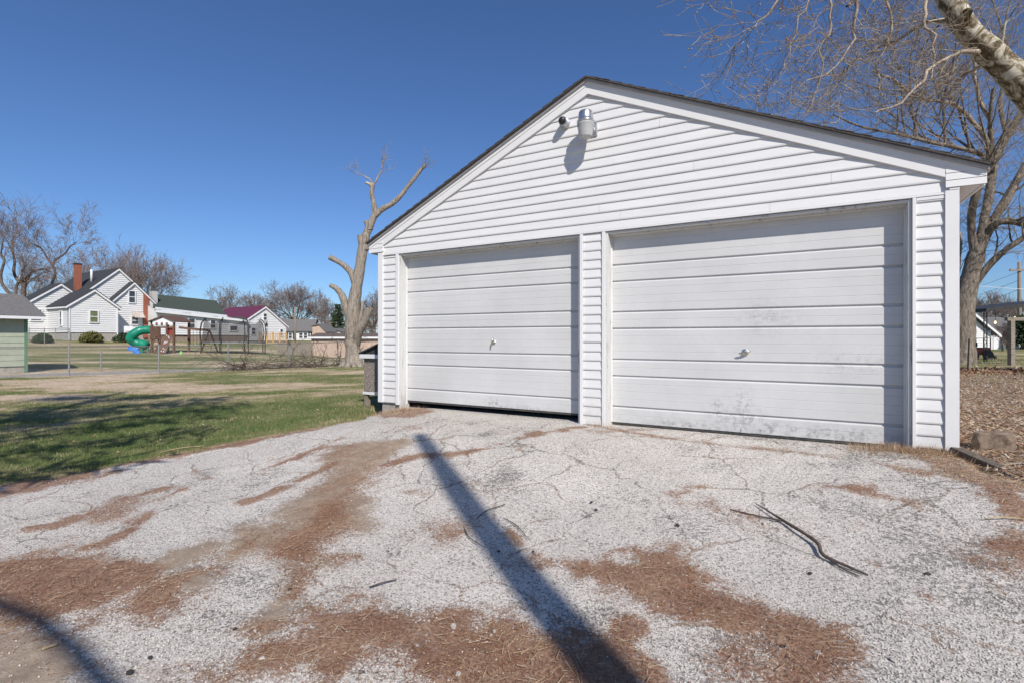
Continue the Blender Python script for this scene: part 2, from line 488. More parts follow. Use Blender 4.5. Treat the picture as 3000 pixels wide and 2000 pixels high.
def drive_mat():
    m, nt, b = newmat('worn_gravel_asphalt', 0.9, spec=0.15)
    p = poss(nt)
    att = lambda n: nd(nt, 'ShaderNodeAttribute', {'attribute_name': n}).outputs['Fac']
    needle, silt, dark = att('needle'), att('silt'), att('dark')
    vo = nd(nt, 'ShaderNodeTexVoronoi', {'voronoi_dimensions': '3D', 'feature': 'F1'}, Vector=p, Scale=120.0)
    cell = nd(nt, 'ShaderNodeSeparateColor', None, Color=vo.outputs['Color'])
    stone = ramp(nt, cell.outputs[0], [(0.0, (0.17, 0.16, 0.15)), (0.12, (0.36, 0.345, 0.325)), (0.28, (0.57, 0.55, 0.525)), (0.75, (0.66, 0.64, 0.62)), (1.0, (0.74, 0.72, 0.70))])
    gap = ramp(nt, vo.outputs['Distance'], [(0.50, 0.0), (0.85, 1.0)])
    col = mix(nt, mth(nt, 'MULTIPLY', gap, 0.5), stone, (0.24, 0.225, 0.21))
    # exposed dark binder speckle
    sp = noise(nt, p, 42, 3, 0.6)
    big = noise(nt, p, 2.3, 5, 0.65)
    k = mth(nt, 'ADD', mth(nt, 'ADD', sp, mth(nt, 'MULTIPLY', mth(nt, 'SUBTRACT', big, 0.5), 0.85)), mth(nt, 'MULTIPLY', dark, 0.30))
    dm = ramp(nt, k, [(0.62, 0.0), (0.78, 1.0)])
    col = mix(nt, mth(nt, 'MULTIPLY', dm, 0.7), col, (0.10, 0.095, 0.09))
    # slight tone drift
    drift = ramp(nt, noise(nt, p, 0.7, 5), [(0.28, (0.80, 0.765, 0.72)), (0.7, (1.0, 0.965, 0.92))])
    col = mix(nt, 1.0, col, drift, 'MULTIPLY')
    # cracks
    pd = nd(nt, 'ShaderNodeMix', {'data_type': 'VECTOR'}, i0=0.30, i4=p, i5=nd(nt, 'ShaderNodeTexNoise', None, Vector=p, Scale=2.2, Detail=6.0).outputs['Color'])
    v2 = nd(nt, 'ShaderNodeTexVoronoi', {'feature': 'DISTANCE_TO_EDGE'}, Vector=pd.outputs[1], Scale=2.3)
    wid = mth(nt, 'MULTIPLY', ramp(nt, noise(nt, p, 1.3, 4), [(0.38, 0.0), (0.62, 1.0)]), 0.024)
    cr = mth(nt, 'LESS_THAN', v2.outputs['Distance'], wid)
    crcol = mix(nt, ramp(nt, noise(nt, p, 2.7, 2), [(0.45, 0.0), (0.55, 1.0)]), (0.07, 0.06, 0.05), (0.20, 0.12, 0.07))
    col = mix(nt, mth(nt, 'MULTIPLY', cr, mth(nt, 'MULTIPLY', ramp(nt, noise(nt, p, 35, 3), [(0.35, 0.1), (0.6, 1.0)]), 0.75)), col, crcol)
    # silt
    ne = noise(nt, p, 14, 5, 0.7)
    fine = noise(nt, p, 60, 4, 0.7)
    edge = mth(nt, 'ADD', mth(nt, 'MULTIPLY', mth(nt, 'SUBTRACT', ne, 0.5), 0.9), mth(nt, 'MULTIPLY', mth(nt, 'SUBTRACT', fine, 0.5), 1.7))
    sm = ramp(nt, mth(nt, 'ADD', silt, edge), [(0.36, 0.0), (0.78, 1.0)])
    scol = ramp(nt, noise(nt, p, 9, 5, 0.7), [(0.3, (0.21, 0.155, 0.11)), (0.7, (0.36, 0.28, 0.205))])
    col = mix(nt, mth(nt, 'MULTIPLY', sm, 0.92), col, scol)
    nm = ramp(nt, mth(nt, 'ADD', needle, edge), [(0.34, 0.0), (0.72, 1.0)])
    ncol = ramp(nt, mth(nt, 'ADD', mth(nt, 'MULTIPLY', noise(nt, p, 48, 5, 0.75), 0.65), mth(nt, 'MULTIPLY', noise(nt, p, 3.5, 3), 0.35)),
                [(0.30, (0.085, 0.05, 0.034)), (0.43, (0.20, 0.10, 0.06)), (0.56, (0.28, 0.17, 0.105)), (0.68, (0.38, 0.285, 0.20))])
    col = mix(nt, mth(nt, 'MULTIPLY', nm, 0.9), col, ncol)
    nt.links.new(col, b.inputs['Base Color'])
    hh = mth(nt, 'SUBTRACT', mth(nt, 'SUBTRACT', 1.0, vo.outputs['Distance']), mth(nt, 'MULTIPLY', dm, 0.6))
    hh = mth(nt, 'SUBTRACT', hh, mth(nt, 'MULTIPLY', cr, 1.2))
    hh = mth(nt, 'ADD', hh, mth(nt, 'MULTIPLY', fine, 0.8))
    bump(nt, b, hh, 0.36, 0.006)
    return m


MT['drive'] = drive_mat()


def ground_mat():
    m, nt, b = newmat('lawn_and_litter_ground', 0.95, spec=0.1)
    p = poss(nt)
    att = lambda n: nd(nt, 'ShaderNodeAttribute', {'attribute_name': n}).outputs['Fac']
    green, lit = att('green'), att('litter')
    n1 = noise(nt, p, 5.0, 6, 0.7)
    n2 = noise(nt, p, 30.0, 5, 0.75)
    n0 = noise(nt, poss(nt, (0.8, 2.2, 1)), 1.3, 5, 0.7)
    k = mth(nt, 'ADD', green, mth(nt, 'ADD', mth(nt, 'MULTIPLY', mth(nt, 'SUBTRACT', n1, 0.5), 1.2), mth(nt, 'MULTIPLY', mth(nt, 'SUBTRACT', n2, 0.5), 1.3)))
    k = mth(nt, 'ADD', k, mth(nt, 'MULTIPLY', mth(nt, 'SUBTRACT', n0, 0.5), 0.9))
    col = ramp(nt, k, [(0.05, (0.60, 0.475, 0.37)), (0.3, (0.46, 0.36, 0.245)), (0.55, (0.26, 0.235, 0.115)), (0.95, (0.125, 0.15, 0.055))])
    n3 = noise(nt, p, 22.0, 6, 0.8)
    lc = ramp(nt, n3, [(0.33, (0.14, 0.09, 0.055)), (0.45, (0.28, 0.19, 0.12)), (0.58, (0.42, 0.315, 0.215)), (0.7, (0.55, 0.47, 0.38))])
    lm = ramp(nt, mth(nt, 'ADD', lit, mth(nt, 'MULTIPLY', mth(nt, 'SUBTRACT', n1, 0.5), 0.8)), [(0.4, 0.0), (0.6, 1.0)])
    col = mix(nt, lm, col, lc)
    nt.links.new(col, b.inputs['Base Color'])
    bump(nt, b, mth(nt, 'ADD', n2, n3), 0.7, 0.03)
    return m


MT['ground'] = ground_mat()
MT['path'] = simple('gravel_path', (0.25, 0.225, 0.20), (0.42, 0.385, 0.35), 0.95, 12, bmp=0.5)

# ------------------------------------------------------------------ terrain
CP = [(0, 0, 0), (1, 2, 0.02), (-1.5, 2.5, 0.02), (-4.9, 4.8, 0.0), (3.5, 2.2, 0.16), (5.0, 3.0, 0.34), (0, 4, 0.13), (-2.5, 5, 0.06), (2, 3.5, 0.2),
      (-6, 8, 0.0), (-10, 10, -0.03), (-16.8, 18.9, -0.05), (-12.8, 22.5, -0.05), (-20, 21, -0.05), (-6.6, 21, 0.2), (-2.6, 8.6, 0.16), (-4, 12, 0.1),
      (-24.5, 36, 0.38), (-20, 36, 0.3), (-41.8, 47, 1.15), (-36, 53, 0.9), (-33, 62, 0.95), (-30, 110, 0.7), (-13, 42, -0.3), (-28, 28, 0.15), (-48, 40, 1.1),
      (7, 5, 0.42), (9, 9, 0.44), (17, 18.5, 0.42), (20, 20, 0.42), (35, 35, 0.35), (5, 14, 0.35), (0, 30, 0.1), (12, 2, 0.42), (30, 100, 0.5), (-90, 60, 1.3),
      (0, -20, -0.1), (-30, -20, -0.1), (30, -20, 0.2), (-60, 120, 1.0), (60, 60, 0.5), (-8, -3, -0.02), (3, -5, 0.0)]
for s_, v_, z_ in ((0.05, -0.03, 0.235), (0.5, -0.03, 0.345), (1.5, -0.03, 0.362), (3.3, -0.03, 0.362), (5.0, -0.03, 0.365), (6.4, -0.03, 0.385), (-0.4, -0.3, 0.19),
                   (0.4, -1.0, 0.24), (3.3, -1.0, 0.315), (6.5, -1.0, 0.36), (2, 3, 0.26), (5, 3, 0.3), (-0.3, 1.0, 0.17), (3, 6, 0.26)):
    CP.append((G0[0] + s_ * U[0] + v_ * V[0], G0[1] + s_ * U[1] + v_ * V[1], z_))
CP = np.array(CP)


def tps(r):
    return np.where(r > 1e-9, r * r * np.log(np.maximum(r, 1e-9)), 0)


_n = len(CP)
_A = np.zeros((_n + 3, _n + 3))
_D = np.hypot(CP[:, None, 0] - CP[None, :, 0], CP[:, None, 1] - CP[None, :, 1])
_A[:_n, :_n] = tps(_D) + np.eye(_n) * 0.02
_A[:_n, _n] = 1; _A[:_n, _n + 1] = CP[:, 0]; _A[:_n, _n + 2] = CP[:, 1]
_A[_n:, :_n] = _A[:_n, _n:].T
_w = np.linalg.solve(_A, np.concatenate([CP[:, 2], [0, 0, 0]]))


def gz(x, y):
    x = np.clip(np.atleast_1d(np.asarray(x, float)), -85, 58); y = np.clip(np.atleast_1d(np.asarray(y, float)), -19, 112)
    out = np.empty(x.shape); xf = x.ravel(); yf = y.ravel(); of = np.empty(xf.shape)
    for i in range(0, len(xf), 20000):
        a = xf[i:i + 20000]; c = yf[i:i + 20000]
        r = np.hypot(a[:, None] - CP[None, :, 0], c[:, None] - CP[None, :, 1])
        of[i:i + 20000] = tps(r) @ _w[:_n] + _w[_n] + _w[_n + 1] * a + _w[_n + 2] * c
    return of.reshape(x.shape)


def gz1(x, y):
    return float(gz(x, y)[0])


_ds = np.exp(np.linspace(math.log(0.8), math.log(110), 500))


def ground_px(px, py):
    """photo pixel -> point on the ground"""
    zr = CZ + (HY - py) * _ds / F
    zg = gz((px - CX) * _ds / F, _ds)
    i = np.argmax(zr < zg)
    if not (zr < zg).any(): i = 499
    i = max(i, 1)
    a = (zr[i - 1] - zg[i - 1]); c = (zr[i] - zg[i])
    t = a / (a - c) if abs(a - c) > 1e-9 else 0
    d = _ds[i - 1] + (_ds[i] - _ds[i - 1]) * t
    return ((px - CX) * d / F, d)


K = 3000 / 2352.0
gp = lambda pts: np.array([ground_px(a * K, b * K) for a, b in pts])


def sdf(poly, x, y):
    """signed distance, positive inside"""
    n = len(poly)
    dmin = np.full(x.shape, 1e9); ins = np.zeros(x.shape, bool)
    for i in range(n):
        ax, ay = poly[i]; bx, by = poly[(i + 1) % n]
        ex, ey = bx - ax, by - ay
        t = np.clip(((x - ax) * ex + (y - ay) * ey) / (ex * ex + ey * ey + 1e-12), 0, 1)
        dmin = np.minimum(dmin, np.hypot(x - ax - t * ex, y - ay - t * ey))
        c = ((ay > y) != (by > y)) & (x < (bx - ax) * (y - ay) / (by - ay + 1e-12) + ax)
        ins ^= c
    return np.where(ins, dmin, -dmin)


def linedist(pl, x, y):
    dmin = np.full(x.shape, 1e9)
    for i in range(len(pl) - 1):
        ax, ay = pl[i]; bx, by = pl[i + 1]
        ex, ey = bx - ax, by - ay
        t = np.clip(((x - ax) * ex + (y - ay) * ey) / (ex * ex + ey * ey + 1e-12), 0, 1)
        dmin = np.minimum(dmin, np.hypot(x - ax - t * ex, y - ay - t * ey))
    return dmin


DRIVE_EDGE = gp([(-260, 1160), (0, 1118), (120, 1098), (200, 1085), (360, 1052), (520, 1022), (700, 988), (830, 962), (878, 945)])
gl = lambda s, v: (G0[0] + s * U[0] + v * V[0], G0[1] + s * U[1] + v * V[1])
DRIVE = np.array([tuple(p) for p in DRIVE_EDGE] + [gl(0.06, 0.0), gl(0.12, 0.6), gl(6.3, 0.6), gl(6.45, -0.1)] +
                 [tuple(p) for p in gp([(2260, 1085), (2352, 1118), (2480, 1150)])] + [(6.5, 1.2), (6.5, -2.5), (-7.5, -2.5)])
c6 = lambda pts: [(x * 0.875, 873.4 + y * 0.875) for x, y in pts]      # from a crop of the photo
_A = [(850, 170), (1050, 165), (1030, 200), (1000, 250), (940, 290), (950, 390), (880, 400), (840, 430), (900, 490), (870, 500), (830, 480), (800, 540), (760, 600), (700, 640),
      (740, 560), (750, 510), (700, 480), (640, 470), (560, 500), (600, 440), (640, 400), (730, 380), (780, 320), (840, 270)]
NEEDLE = [gp(q) for q in (
    c6(_A),
    c6([(760, 380), (840, 330), (940, 330), (950, 390), (880, 400), (840, 430), (900, 490), (830, 480), (800, 540), (740, 620), (690, 650), (740, 540), (700, 470)]),
    c6([(-70, 455), (100, 450), (130, 490), (250, 500), (330, 480), (370, 510), (400, 540), (500, 570), (520, 600), (470, 615), (300, 620), (230, 600), (100, 640), (-70, 620)]),
    c6([(700, 640), (770, 620), (800, 590), (880, 600), (1030, 540), (1040, 590), (1100, 600), (1344, 650), (1480, 690), (1620, 740), (1720, 860), (970, 850), (940, 775), (900, 770), (780, 740), (690, 740), (600, 790), (620, 740), (700, 700), (760, 650)]),
    [(1240, 1280), (1330, 1288), (1440, 1300), (1500, 1285), (1590, 1315), (1640, 1365), (1750, 1415), (1830, 1478), (1800, 1490), (1700, 1455), (1560, 1410), (1480, 1370), (1400, 1335), (1300, 1308)],
    [(1640, 1500), (1700, 1478), (1745, 1530), (1830, 1490), (1900, 1475), (1985, 1510), (1995, 1600), (1780, 1600), (1720, 1550)],
    [(2225, 1275), (2352, 1235), (2420, 1250), (2420, 1360), (2290, 1345), (2210, 1305)],
    [(1000, 1212), (1060, 1195), (1072, 1222), (1030, 1245), (1002, 1236)],
    c6([(210, 340), (330, 300), (370, 320), (300, 360), (250, 370)]),
    c6([(-70, 230), (230, 240), (245, 265), (100, 295), (-70, 330)]),
    [(1590, 1150), (1640, 1150), (1645, 1165), (1595, 1166)],
    [(1700, 1188), (1790, 1195), (1880, 1205), (1950, 1225), (1900, 1228), (1760, 1208)],
    c6([(700, 210), (760, 195), (750, 215), (710, 222)]),
)]
NWT = [0.5, 0.8, 1.0, 1.0, 1.0, 1.0, 0.8, 0.75, 0.65, 0.8, 0.6, 0.6, 0.6]
NLINES = [(gp(q), w) for q, w in (
    ([(1340, 980), (1200, 1008), (1070, 1040), (960, 1050), (890, 1065)], 0.05),
    ([(1240, 1282), (1180, 1230), (1140, 1180)], 0.03),
    ([(300, 1065), (420, 1045), (560, 1016), (760, 978), (870, 950)], 0.12),
    (c6([(690, 235), (790, 200), (900, 150)]), 0.04), (c6([(660, 320), (740, 280), (880, 220)]), 0.05), (c6([(200, 360), (330, 310), (540, 260)]), 0.03),
    (c6([(-40, 410), (150, 380), (250, 330), (320, 300)]), 0.04), (c6([(120, 300), (240, 260), (380, 220), (520, 190)]), 0.035), (c6([(-40, 340), (80, 300), (230, 250)]), 0.04),
    (c6([(240, 440), (330, 400), (450, 300), (560, 230)]), 0.02), (c6([(430, 180), (520, 240), (550, 262)]), 0.03), (c6([(400, 540), (560, 500), (660, 430), (740, 380)]), 0.06),
    ([(1500, 1568), (1440, 1500), (1440, 1440)], 0.05), ([(2150, 1060), (2250, 1110), (2352, 1190)], 0.07),
    ([(1900, 1120), (2000, 1130), (2100, 1160)], 0.02), ([(1990, 1290), (2060, 1330), (2140, 1380)], 0.03),
)]
STRAW = [gp(q) for q in ([(2000, 1022), (2080, 1028), (2200, 1040), (2352, 1085), (2420, 1120), (2352, 1150), (2200, 1105), (2080, 1058)],
                         [(870, 940), (960, 935), (990, 945), (940, 958), (870, 962)])]
SLINES = [(gp([(1390, 983), (1500, 1003), (1600, 1018), (1800, 1035), (2000, 1062), (2120, 1088)]), 0.07)]
SILT = [gp(q) for q in (
    c6([(375, 495), (440, 450), (545, 430), (560, 450), (500, 500), (420, 520)]),
    c6([(-70, 600), (150, 620), (270, 680), (250, 720), (330, 794), (330, 850), (-70, 850)]),
    c6(_A),
    c6([(400, 540), (560, 500), (640, 480), (560, 540), (500, 570)]),
    c6([(370, 740), (520, 770), (640, 745), (620, 850), (380, 850)]),
    [(1080, 1430), (1180, 1450), (1240, 1500), (1160, 1520), (1060, 1490)],
)]


def m_needle(x, y):
    n = (fbm(x * 2.2, y * 2.2, 3, 5) - 0.5)
    n2 = (fbm(x * 7, y * 7, 31, 3) - 0.5)
    m = np.zeros(x.shape)
    for i, q in enumerate(NEEDLE): m = np.maximum(m, NWT[i] * sstep(-0.26, 0.20, sdf(q, x, y) + n * 0.50 + n2 * 0.34))
    m = m * np.clip(0.45 + 1.15 * fbm(x * 3.1 + 4, y * 3.1, 201, 4), 0.4, 1.05)
    for q, w in NLINES: m = np.maximum(m, 0.8 * sstep(-0.07, 0.08, w - linedist(q, x, y) + n * 0.3 + n2 * 0.2))
    m = np.maximum(m, 0.55 * sstep(0.66, 0.78, fbm(x * 1.5 + 9, y * 2.4, 77, 5)))
    return m


def m_straw(x, y):
    n = (fbm(x * 2.5, y * 2.5, 5, 4) - 0.5)
    m = np.zeros(x.shape)
    for q in STRAW: m = np.maximum(m, sstep(-0.1, 0.12, sdf(q, x, y) + n * 0.3))
    for q, w in SLINES: m = np.maximum(m, 0.9 * sstep(-0.06, 0.07, w - linedist(q, x, y) + n * 0.26))
    return m


def m_silt(x, y):
    n = (fbm(x * 2.6, y * 2.6, 8, 4) - 0.5)
    m = np.zeros(x.shape)
    for q in SILT: m = np.maximum(m, sstep(-0.22, 0.2, sdf(q, x, y) + n * 0.45))
    return m


def m_green(x, y):
    """0 tan / 1 green lawn"""
    n = fbm(x * 0.55, y * 0.55, 41, 5)
    n2 = fbm(x * 1.9, y * 1.9, 53, 3)
    near = np.exp(-((y - 0.32 * x - 9.1) / 3.7) ** 2)          # greener band beside the driveway
    st = fbm(x * 0.35, y * 1.1, 47, 4)
    g = 0.2 + 0.66 * near * sstep(0.2, 0.5, n) + 0.6 * sstep(0.36, 0.68, st) * (1 - 0.8 * near) + 0.35 * (n2 - 0.5)
    band = sstep(0.36, 0.6, fbm(x * 0.12, y * 0.42, 91, 4)) * sstep(20, 24, y)
    g = g + 0.25 * band
    return np.clip(g, 0, 1)


def m_litter(x, y):
    """bare, gravelly, leaf strewn ground right of the garage"""
    n = fbm(x * 0.8, y * 0.8, 61, 4) - 0.5
    s = (x - G0[0]) * U[0] + (y - G0[1]) * U[1]
    r = sstep(6.2, 6.6, s) * (1 - sstep(12.0, 14.5, y + n * 5))
    e = 1 - sstep(0.0, 0.35, np.maximum(-sdf(DRIVE, x, y), 0) + n * 0.3)   # brown fringe beside the driveway
    return np.clip(np.maximum(r, e * 0.9), 0, 1)


def axis(fine0, fine1, step, lo, hi, g=1.16):
    a = list(np.arange(fine0, fine1 + 1e-6, step))
    s = step; p = fine1
    while p < hi: s *= g; p += s; a.append(p)
    s = step; p = fine0
    while p > lo: s *= g; p -= s; a.insert(0, p)
    return np.array(a)


def grid_mesh(name, xs, ys, zfun, attrf, mask=None):
    X, Y = np.meshgrid(xs, ys)
    Z = zfun(X, Y)
    nx, ny = len(xs), len(ys)
    idx = np.arange(nx * ny).reshape(ny, nx)
    Fc = np.stack([idx[:-1, :-1], idx[:-1, 1:], idx[1:, 1:], idx[1:, :-1]], -1).reshape(-1, 4)
    Vv = np.stack([X.ravel(), Y.ravel(), Z.ravel()], 1)
    at = {k: f(X, Y).ravel() for k, f in attrf.items()}
    if mask is not None:
        keep = mask(X, Y).ravel()
        fk = keep[Fc].any(1)
        Fc = Fc[fk]
        used = np.zeros(len(Vv), bool); used[Fc.ravel()] = True
        re = np.cumsum(used) - 1
        Vv = Vv[used]; Fc = re[Fc]; at = {k: v[used] for k, v in at.items()}
    return arr_mesh(name, Vv, Fc, True, at)


def inside_garage(x, y):
    s = (x - G0[0]) * U[0] + (y - G0[1]) * U[1]; v = (x - G0[0]) * V[0] + (y - G0[1]) * V[1]
    return (s > 0.25) & (s < 6.3) & (v > 0.12) & (v < 7)


def zground(X, Y):
    z = gz(X, Y) + (fbm(X * 1.3, Y * 1.3, 21, 3) - 0.5) * 0.05
    d = sdf(DRIVE, X, Y)
    z = z - 0.05 * sstep(-0.25, 0.1, d)
    far = np.hypot(X, Y)
    return np.where(inside_garage(X, Y), 0.2, z)


xs = axis(-20, 12, 0.13, -1500, 1500); ys = axis(0.5, 26, 0.13, -700, 1500)
tag(link('ground', grid_mesh('ground', xs, ys, zground, {'green': m_green, 'litter': m_litter}), MT['ground']), 'patchy winter lawn and bare ground', None, kind='structure')


def zdrive(X, Y):
    d = sdf(DRIVE, X, Y) + (fbm(X * 3, Y * 3, 17, 3) - 0.5) * 0.25
    z = gz(X, Y) + 0.004 + (fbm(X * 1.1, Y * 1.1, 23, 4) - 0.5) * 0.035 + (fbm(X * 9, Y * 9, 29, 3) - 0.5) * 0.010
    nm = np.maximum(m_needle(X, Y), m_silt(X, Y))
    z = z + 0.016 * nm * fbm(X * 11, Y * 11, 37, 3)
    v = (X - G0[0]) * V[0] + (Y - G0[1]) * V[1]
    z = np.where(v > 0.02, np.minimum(z, 0.362), z)
    return z - 0.09 * sstep(0.06, -0.12, d)


dxs = np.arange(-7.4, 6.4, 0.03); dys = np.arange(-1.5, 8.2, 0.03)
tag(link('driveway', grid_mesh('driveway', dxs, dys, zdrive,
         {'needle': lambda x, y: np.maximum(m_needle(x, y), m_straw(x, y) * 0.8), 'silt': m_silt,
          'dark': lambda x, y: np.clip(0.12 + 0.09 * (x - 1.2) - 0.05 * (y - 2.5), 0, 0.55) + 0.5 * sstep(0.55, 0.75, fbm(x * 1.3, y * 2.2, 66, 4))},
         mask=lambda x, y: (sdf(DRIVE, x, y) > -0.25)), MT['drive']), 'worn white gravel and asphalt driveway', None, kind='structure')

# gravel path along the chain link fence
FENCE = [(-26.0, 12.2), (-16.8, 18.9), (-14.6, 20.6), (-12.7, 22.3), (-10.6, 23.6), (-8.6, 24.6), (-6.2, 25.6), (-3.6, 26.6), (-1.0, 27.6), (1.6, 28.6)]


def path_strip(pl, w0, w1):
    mbp = MB(); prev = None
    dense = []
    for i in range(len(pl) - 1):
        for k in range(16):
            t = k / 16; dense.append((pl[i][0] + (pl[i + 1][0] - pl[i][0]) * t, pl[i][1] + (pl[i + 1][1] - pl[i][1]) * t))
    for i in range(len(dense) - 1):
        a = Vector(dense[i]); c = Vector(dense[i + 1]); n = Vector((-(c - a).y, (c - a).x)).normalized()
        w = w0 + (w1 - w0) * i / len(dense)
        row = []
        for t in (-0.15, 0.05, 0.8, 1.0):
            q = a + n * (w * t + 0.1 * rnd.uniform(-1, 1)); row.append((q.x, q.y, float(zground(np.array([q.x]), np.array([q.y]))[0]) + (-0.02 if t in (-0.15, 1.0) else 0.016)))
        if prev: mbp.add(prev + row, [(0, 1, 5, 4), (1, 2, 6, 5), (2, 3, 7, 6)])
        prev = row
    return mbp


o = part('path', path_strip(FENCE[:6], 2.6, 0.8), MT['path'], smooth=True)
o['kind'] = 'structure'; o['label'] = 'grey gravel path along the chain link fence'

# ------------------------------------------------------------------ garage
ga = root('garage', 'white vinyl sided two door gable garage at the end of the gravel driveway', 'garage', (G0[0], G0[1], 0.2), RZ)
W = 6.49; ZB = 0.425; ZH = 2.551; DEP = 7.0
LO, LI, RO, RI = 0.385, 3.145, 3.45, 6.187       # door openings
AX, AZ, EZ, OH = 3.245, 4.335, 2.757, 0.182       # roof apex and eave
SL = (AZ - EZ) / (AX + OH)
TH = 0.188                                         # rake depth below roof top
rooft = lambda s: AZ - abs(s - AX) * SL
# foundation and slab
fo = MB().box(0.03, LO - 0.0, 0.02, 0.22, -0.3, ZB + 0.004).box(LI, RO, 0.02, 0.22, -0.3, ZB + 0.004).box(RI, W - 0.03, 0.02, 0.22, -0.3, ZB + 0.004)
fo.box(0.03, 0.2, 0.225, DEP, -0.3, ZB).box(W - 0.2, W - 0.03, 0.225, DEP, -0.3, ZB).box(0.2, W - 0.2, DEP - 0.2, DEP - 0.01, -0.3, ZB)
part('foundation', fo, MT['concrete'], ga, bevel=0.008)
part('floor_slab', MB().box(0.22, W - 0.22, 0.10, DEP - 0.22, 0.05, 0.352), MT['concrete'], ga)


def boards(parent, mat, segs, z0, z1, L, R, h=0.1045, lip=0.0168):
    z = z0; i = 0
    while z < z1 - 0.01:
        zt = min(z + h, z1)
        a0, a1, b0, b1 = L(z), R(z), L(zt), R(zt)
        if a1 - a0 > 0.05:
            cuts = [c for c in segs.get(i, ()) if a0 + 0.2 < c < a1 - 0.2]
            xs_ = [None] + cuts + [None]
            for k in range(len(xs_) - 1):
                l0, l1 = (a0, b0) if xs_[k] is None else (xs_[k] + 0.001, xs_[k] + 0.001)
                r0, r1 = (a1, b1) if xs_[k + 1] is None else (xs_[k + 1] - 0.001, xs_[k + 1] - 0.001)
                if r1 < l1: l1 = r1 = (l1 + r1) / 2
                e = lip + (0.0007 if k % 2 else 0) + rnd.uniform(-0.0006, 0.0006); t = 0.0035; zm = z + (zt - z) * 0.12
                f_ = (zm - z) / (zt - z)
                lm, rm = l0 + (l1 - l0) * f_, r0 + (r1 - r0) * f_
                mb = MB().add([(l0, -e + 0.003, z), (r0, -e + 0.003, z), (rm, -e, zm), (lm, -e, zm), (r1, -t, zt), (l1, -t, zt), (l0, 0.004, z), (r0, 0.004, z), (r1, 0.004, zt), (l1, 0.004, zt)],
                              [(0, 1, 2, 3), (3, 2, 4, 5), (6, 7, 1, 0), (9, 5, 4, 8), (7, 6, 9, 8), (6, 0, 3, 5, 9), (1, 7, 8, 4, 2)])
                part('siding_board', mb, mat, parent)
        z = zt; i += 1


def wallpart(name, x0, x1, z0, z1, sheath):
    w = part(name, sheath, MT['vinyl'], ga)
    return w


cst = lambda c: (lambda z: c)
wl = wallpart('front_wall', 0, 0, 0, 0, MB().box(0.02, LO - 0.002, 0.004, 0.10, ZB, ZH + 0.05))
wm = wallpart('front_wall', 0, 0, 0, 0, MB().box(LI + 0.002, RO - 0.002, 0.004, 0.10, ZB - 0.06, ZH + 0.05))
wr = wallpart('front_wall', 0, 0, 0, 0, MB().box(RI + 0.002, W - 0.02, 0.004, 0.10, ZB, ZH + 0.05))
boards(wl, MT['vinyl'], {}, ZB, ZH - 0.01, cst(0.09), cst(0.335))
boards(wm, MT['vinyl'], {}, ZB - 0.06, ZH - 0.01, cst(3.185), cst(3.41))
boards(wr, MT['vinyl'], {}, ZB - 0.005, ZH - 0.01, cst(6.215), cst(6.40))
gz_top = lambda z: (AX - (AZ - TH - z) / SL, AX + (AZ - TH - z) / SL)
gw = MB().prism([(0.02, 0.006, ZH + 0.052), (W - 0.02, 0.006, ZH + 0.052), (W - 0.02, 0.006, rooft(W) - 0.09), (AX, 0.006, AZ - 0.09), (0.02, 0.006, rooft(0) - 0.09)], (0, 0.1, 0))
gable = part('gable_wall', gw, MT['vinyl'], ga)
boards(gable, MT['vinyl'], {0: (1.75, 5.1), 1: (3.62,), 2: (3.38, 5.6), 4: (1.2,), 5: (2.05, 4.4), 7: (3.0,), 9: (2.4,), 10: (4.05,)}, ZH + 0.012, AZ - TH - 0.01,
       lambda z: max(0.005, gz_top(z)[0] - 0.05), lambda z: min(W - 0.005, gz_top(z)[1] + 0.05))
# trims
tr = MT['trim']
part('corner_post', MB().box(-0.004, 0.089, -0.030, 0.07, ZB - 0.002, ZH + 0.052), tr, ga, bevel=0.003)
part('corner_post', MB().box(6.402, W + 0.004, -0.030, 0.07, ZB - 0.012, ZH + 0.03), tr, ga, bevel=0.003)
for x0, x1 in ((0.335, LO), (LI, 3.183), (3.412, RO), (RI, 6.213)):
    part('casing', MB().box(x0, x1, -0.028, 0.02, ZB - 0.02 if x0 < 1 or x0 > 6 else ZB - 0.065, ZH), tr, ga, bevel=0.002)
part('header_trim', MB().box(0.092, W - 0.09, -0.026, 0.003, ZH + 0.002, ZH + 0.014), tr, ga, bevel=0.002)
part('frieze_trim', MB().box(6.216, 6.43, -0.021, 0.003, ZH - 0.028, ZH - 0.001).box(6.43, W + 0.006, -0.033, 0.0, ZH + 0.032, ZH + 0.052), tr, ga, bevel=0.002)
# jambs: peeling wooden boards lining each opening
C_ = 0.026
for a, c in ((LO, LI), (RO, RI)):
    part('jamb', MB().box(a + 0.001, a + C_, -0.006, 0.18, 0.34, ZH - 0.002), MT['jamb'], ga, bevel=0.003)
    part('jamb', MB().box(c - C_, c - 0.001, -0.006, 0.18, 0.34, ZH - 0.002), MT['jamb'], ga, bevel=0.003)
    part('head_jamb', MB().box(a + C_, c - C_, -0.004, 0.06, ZH - 0.026, ZH - 0.003).box(a + C_, c - C_, 0.062, 0.18, ZH - 0.042, ZH - 0.005), MT['jamb'], ga, bevel=0.003)
    part('door_stop', MB().box(a + C_ - 0.001, a + C_ + 0.012, 0.115, 0.131, 0.40, ZH - 0.045), MT['wht'], ga)
    part('door_stop', MB().box(c - C_ - 0.012, c - C_ + 0.001, 0.115, 0.131, 0.40, ZH - 0.045), MT['wht'], ga)


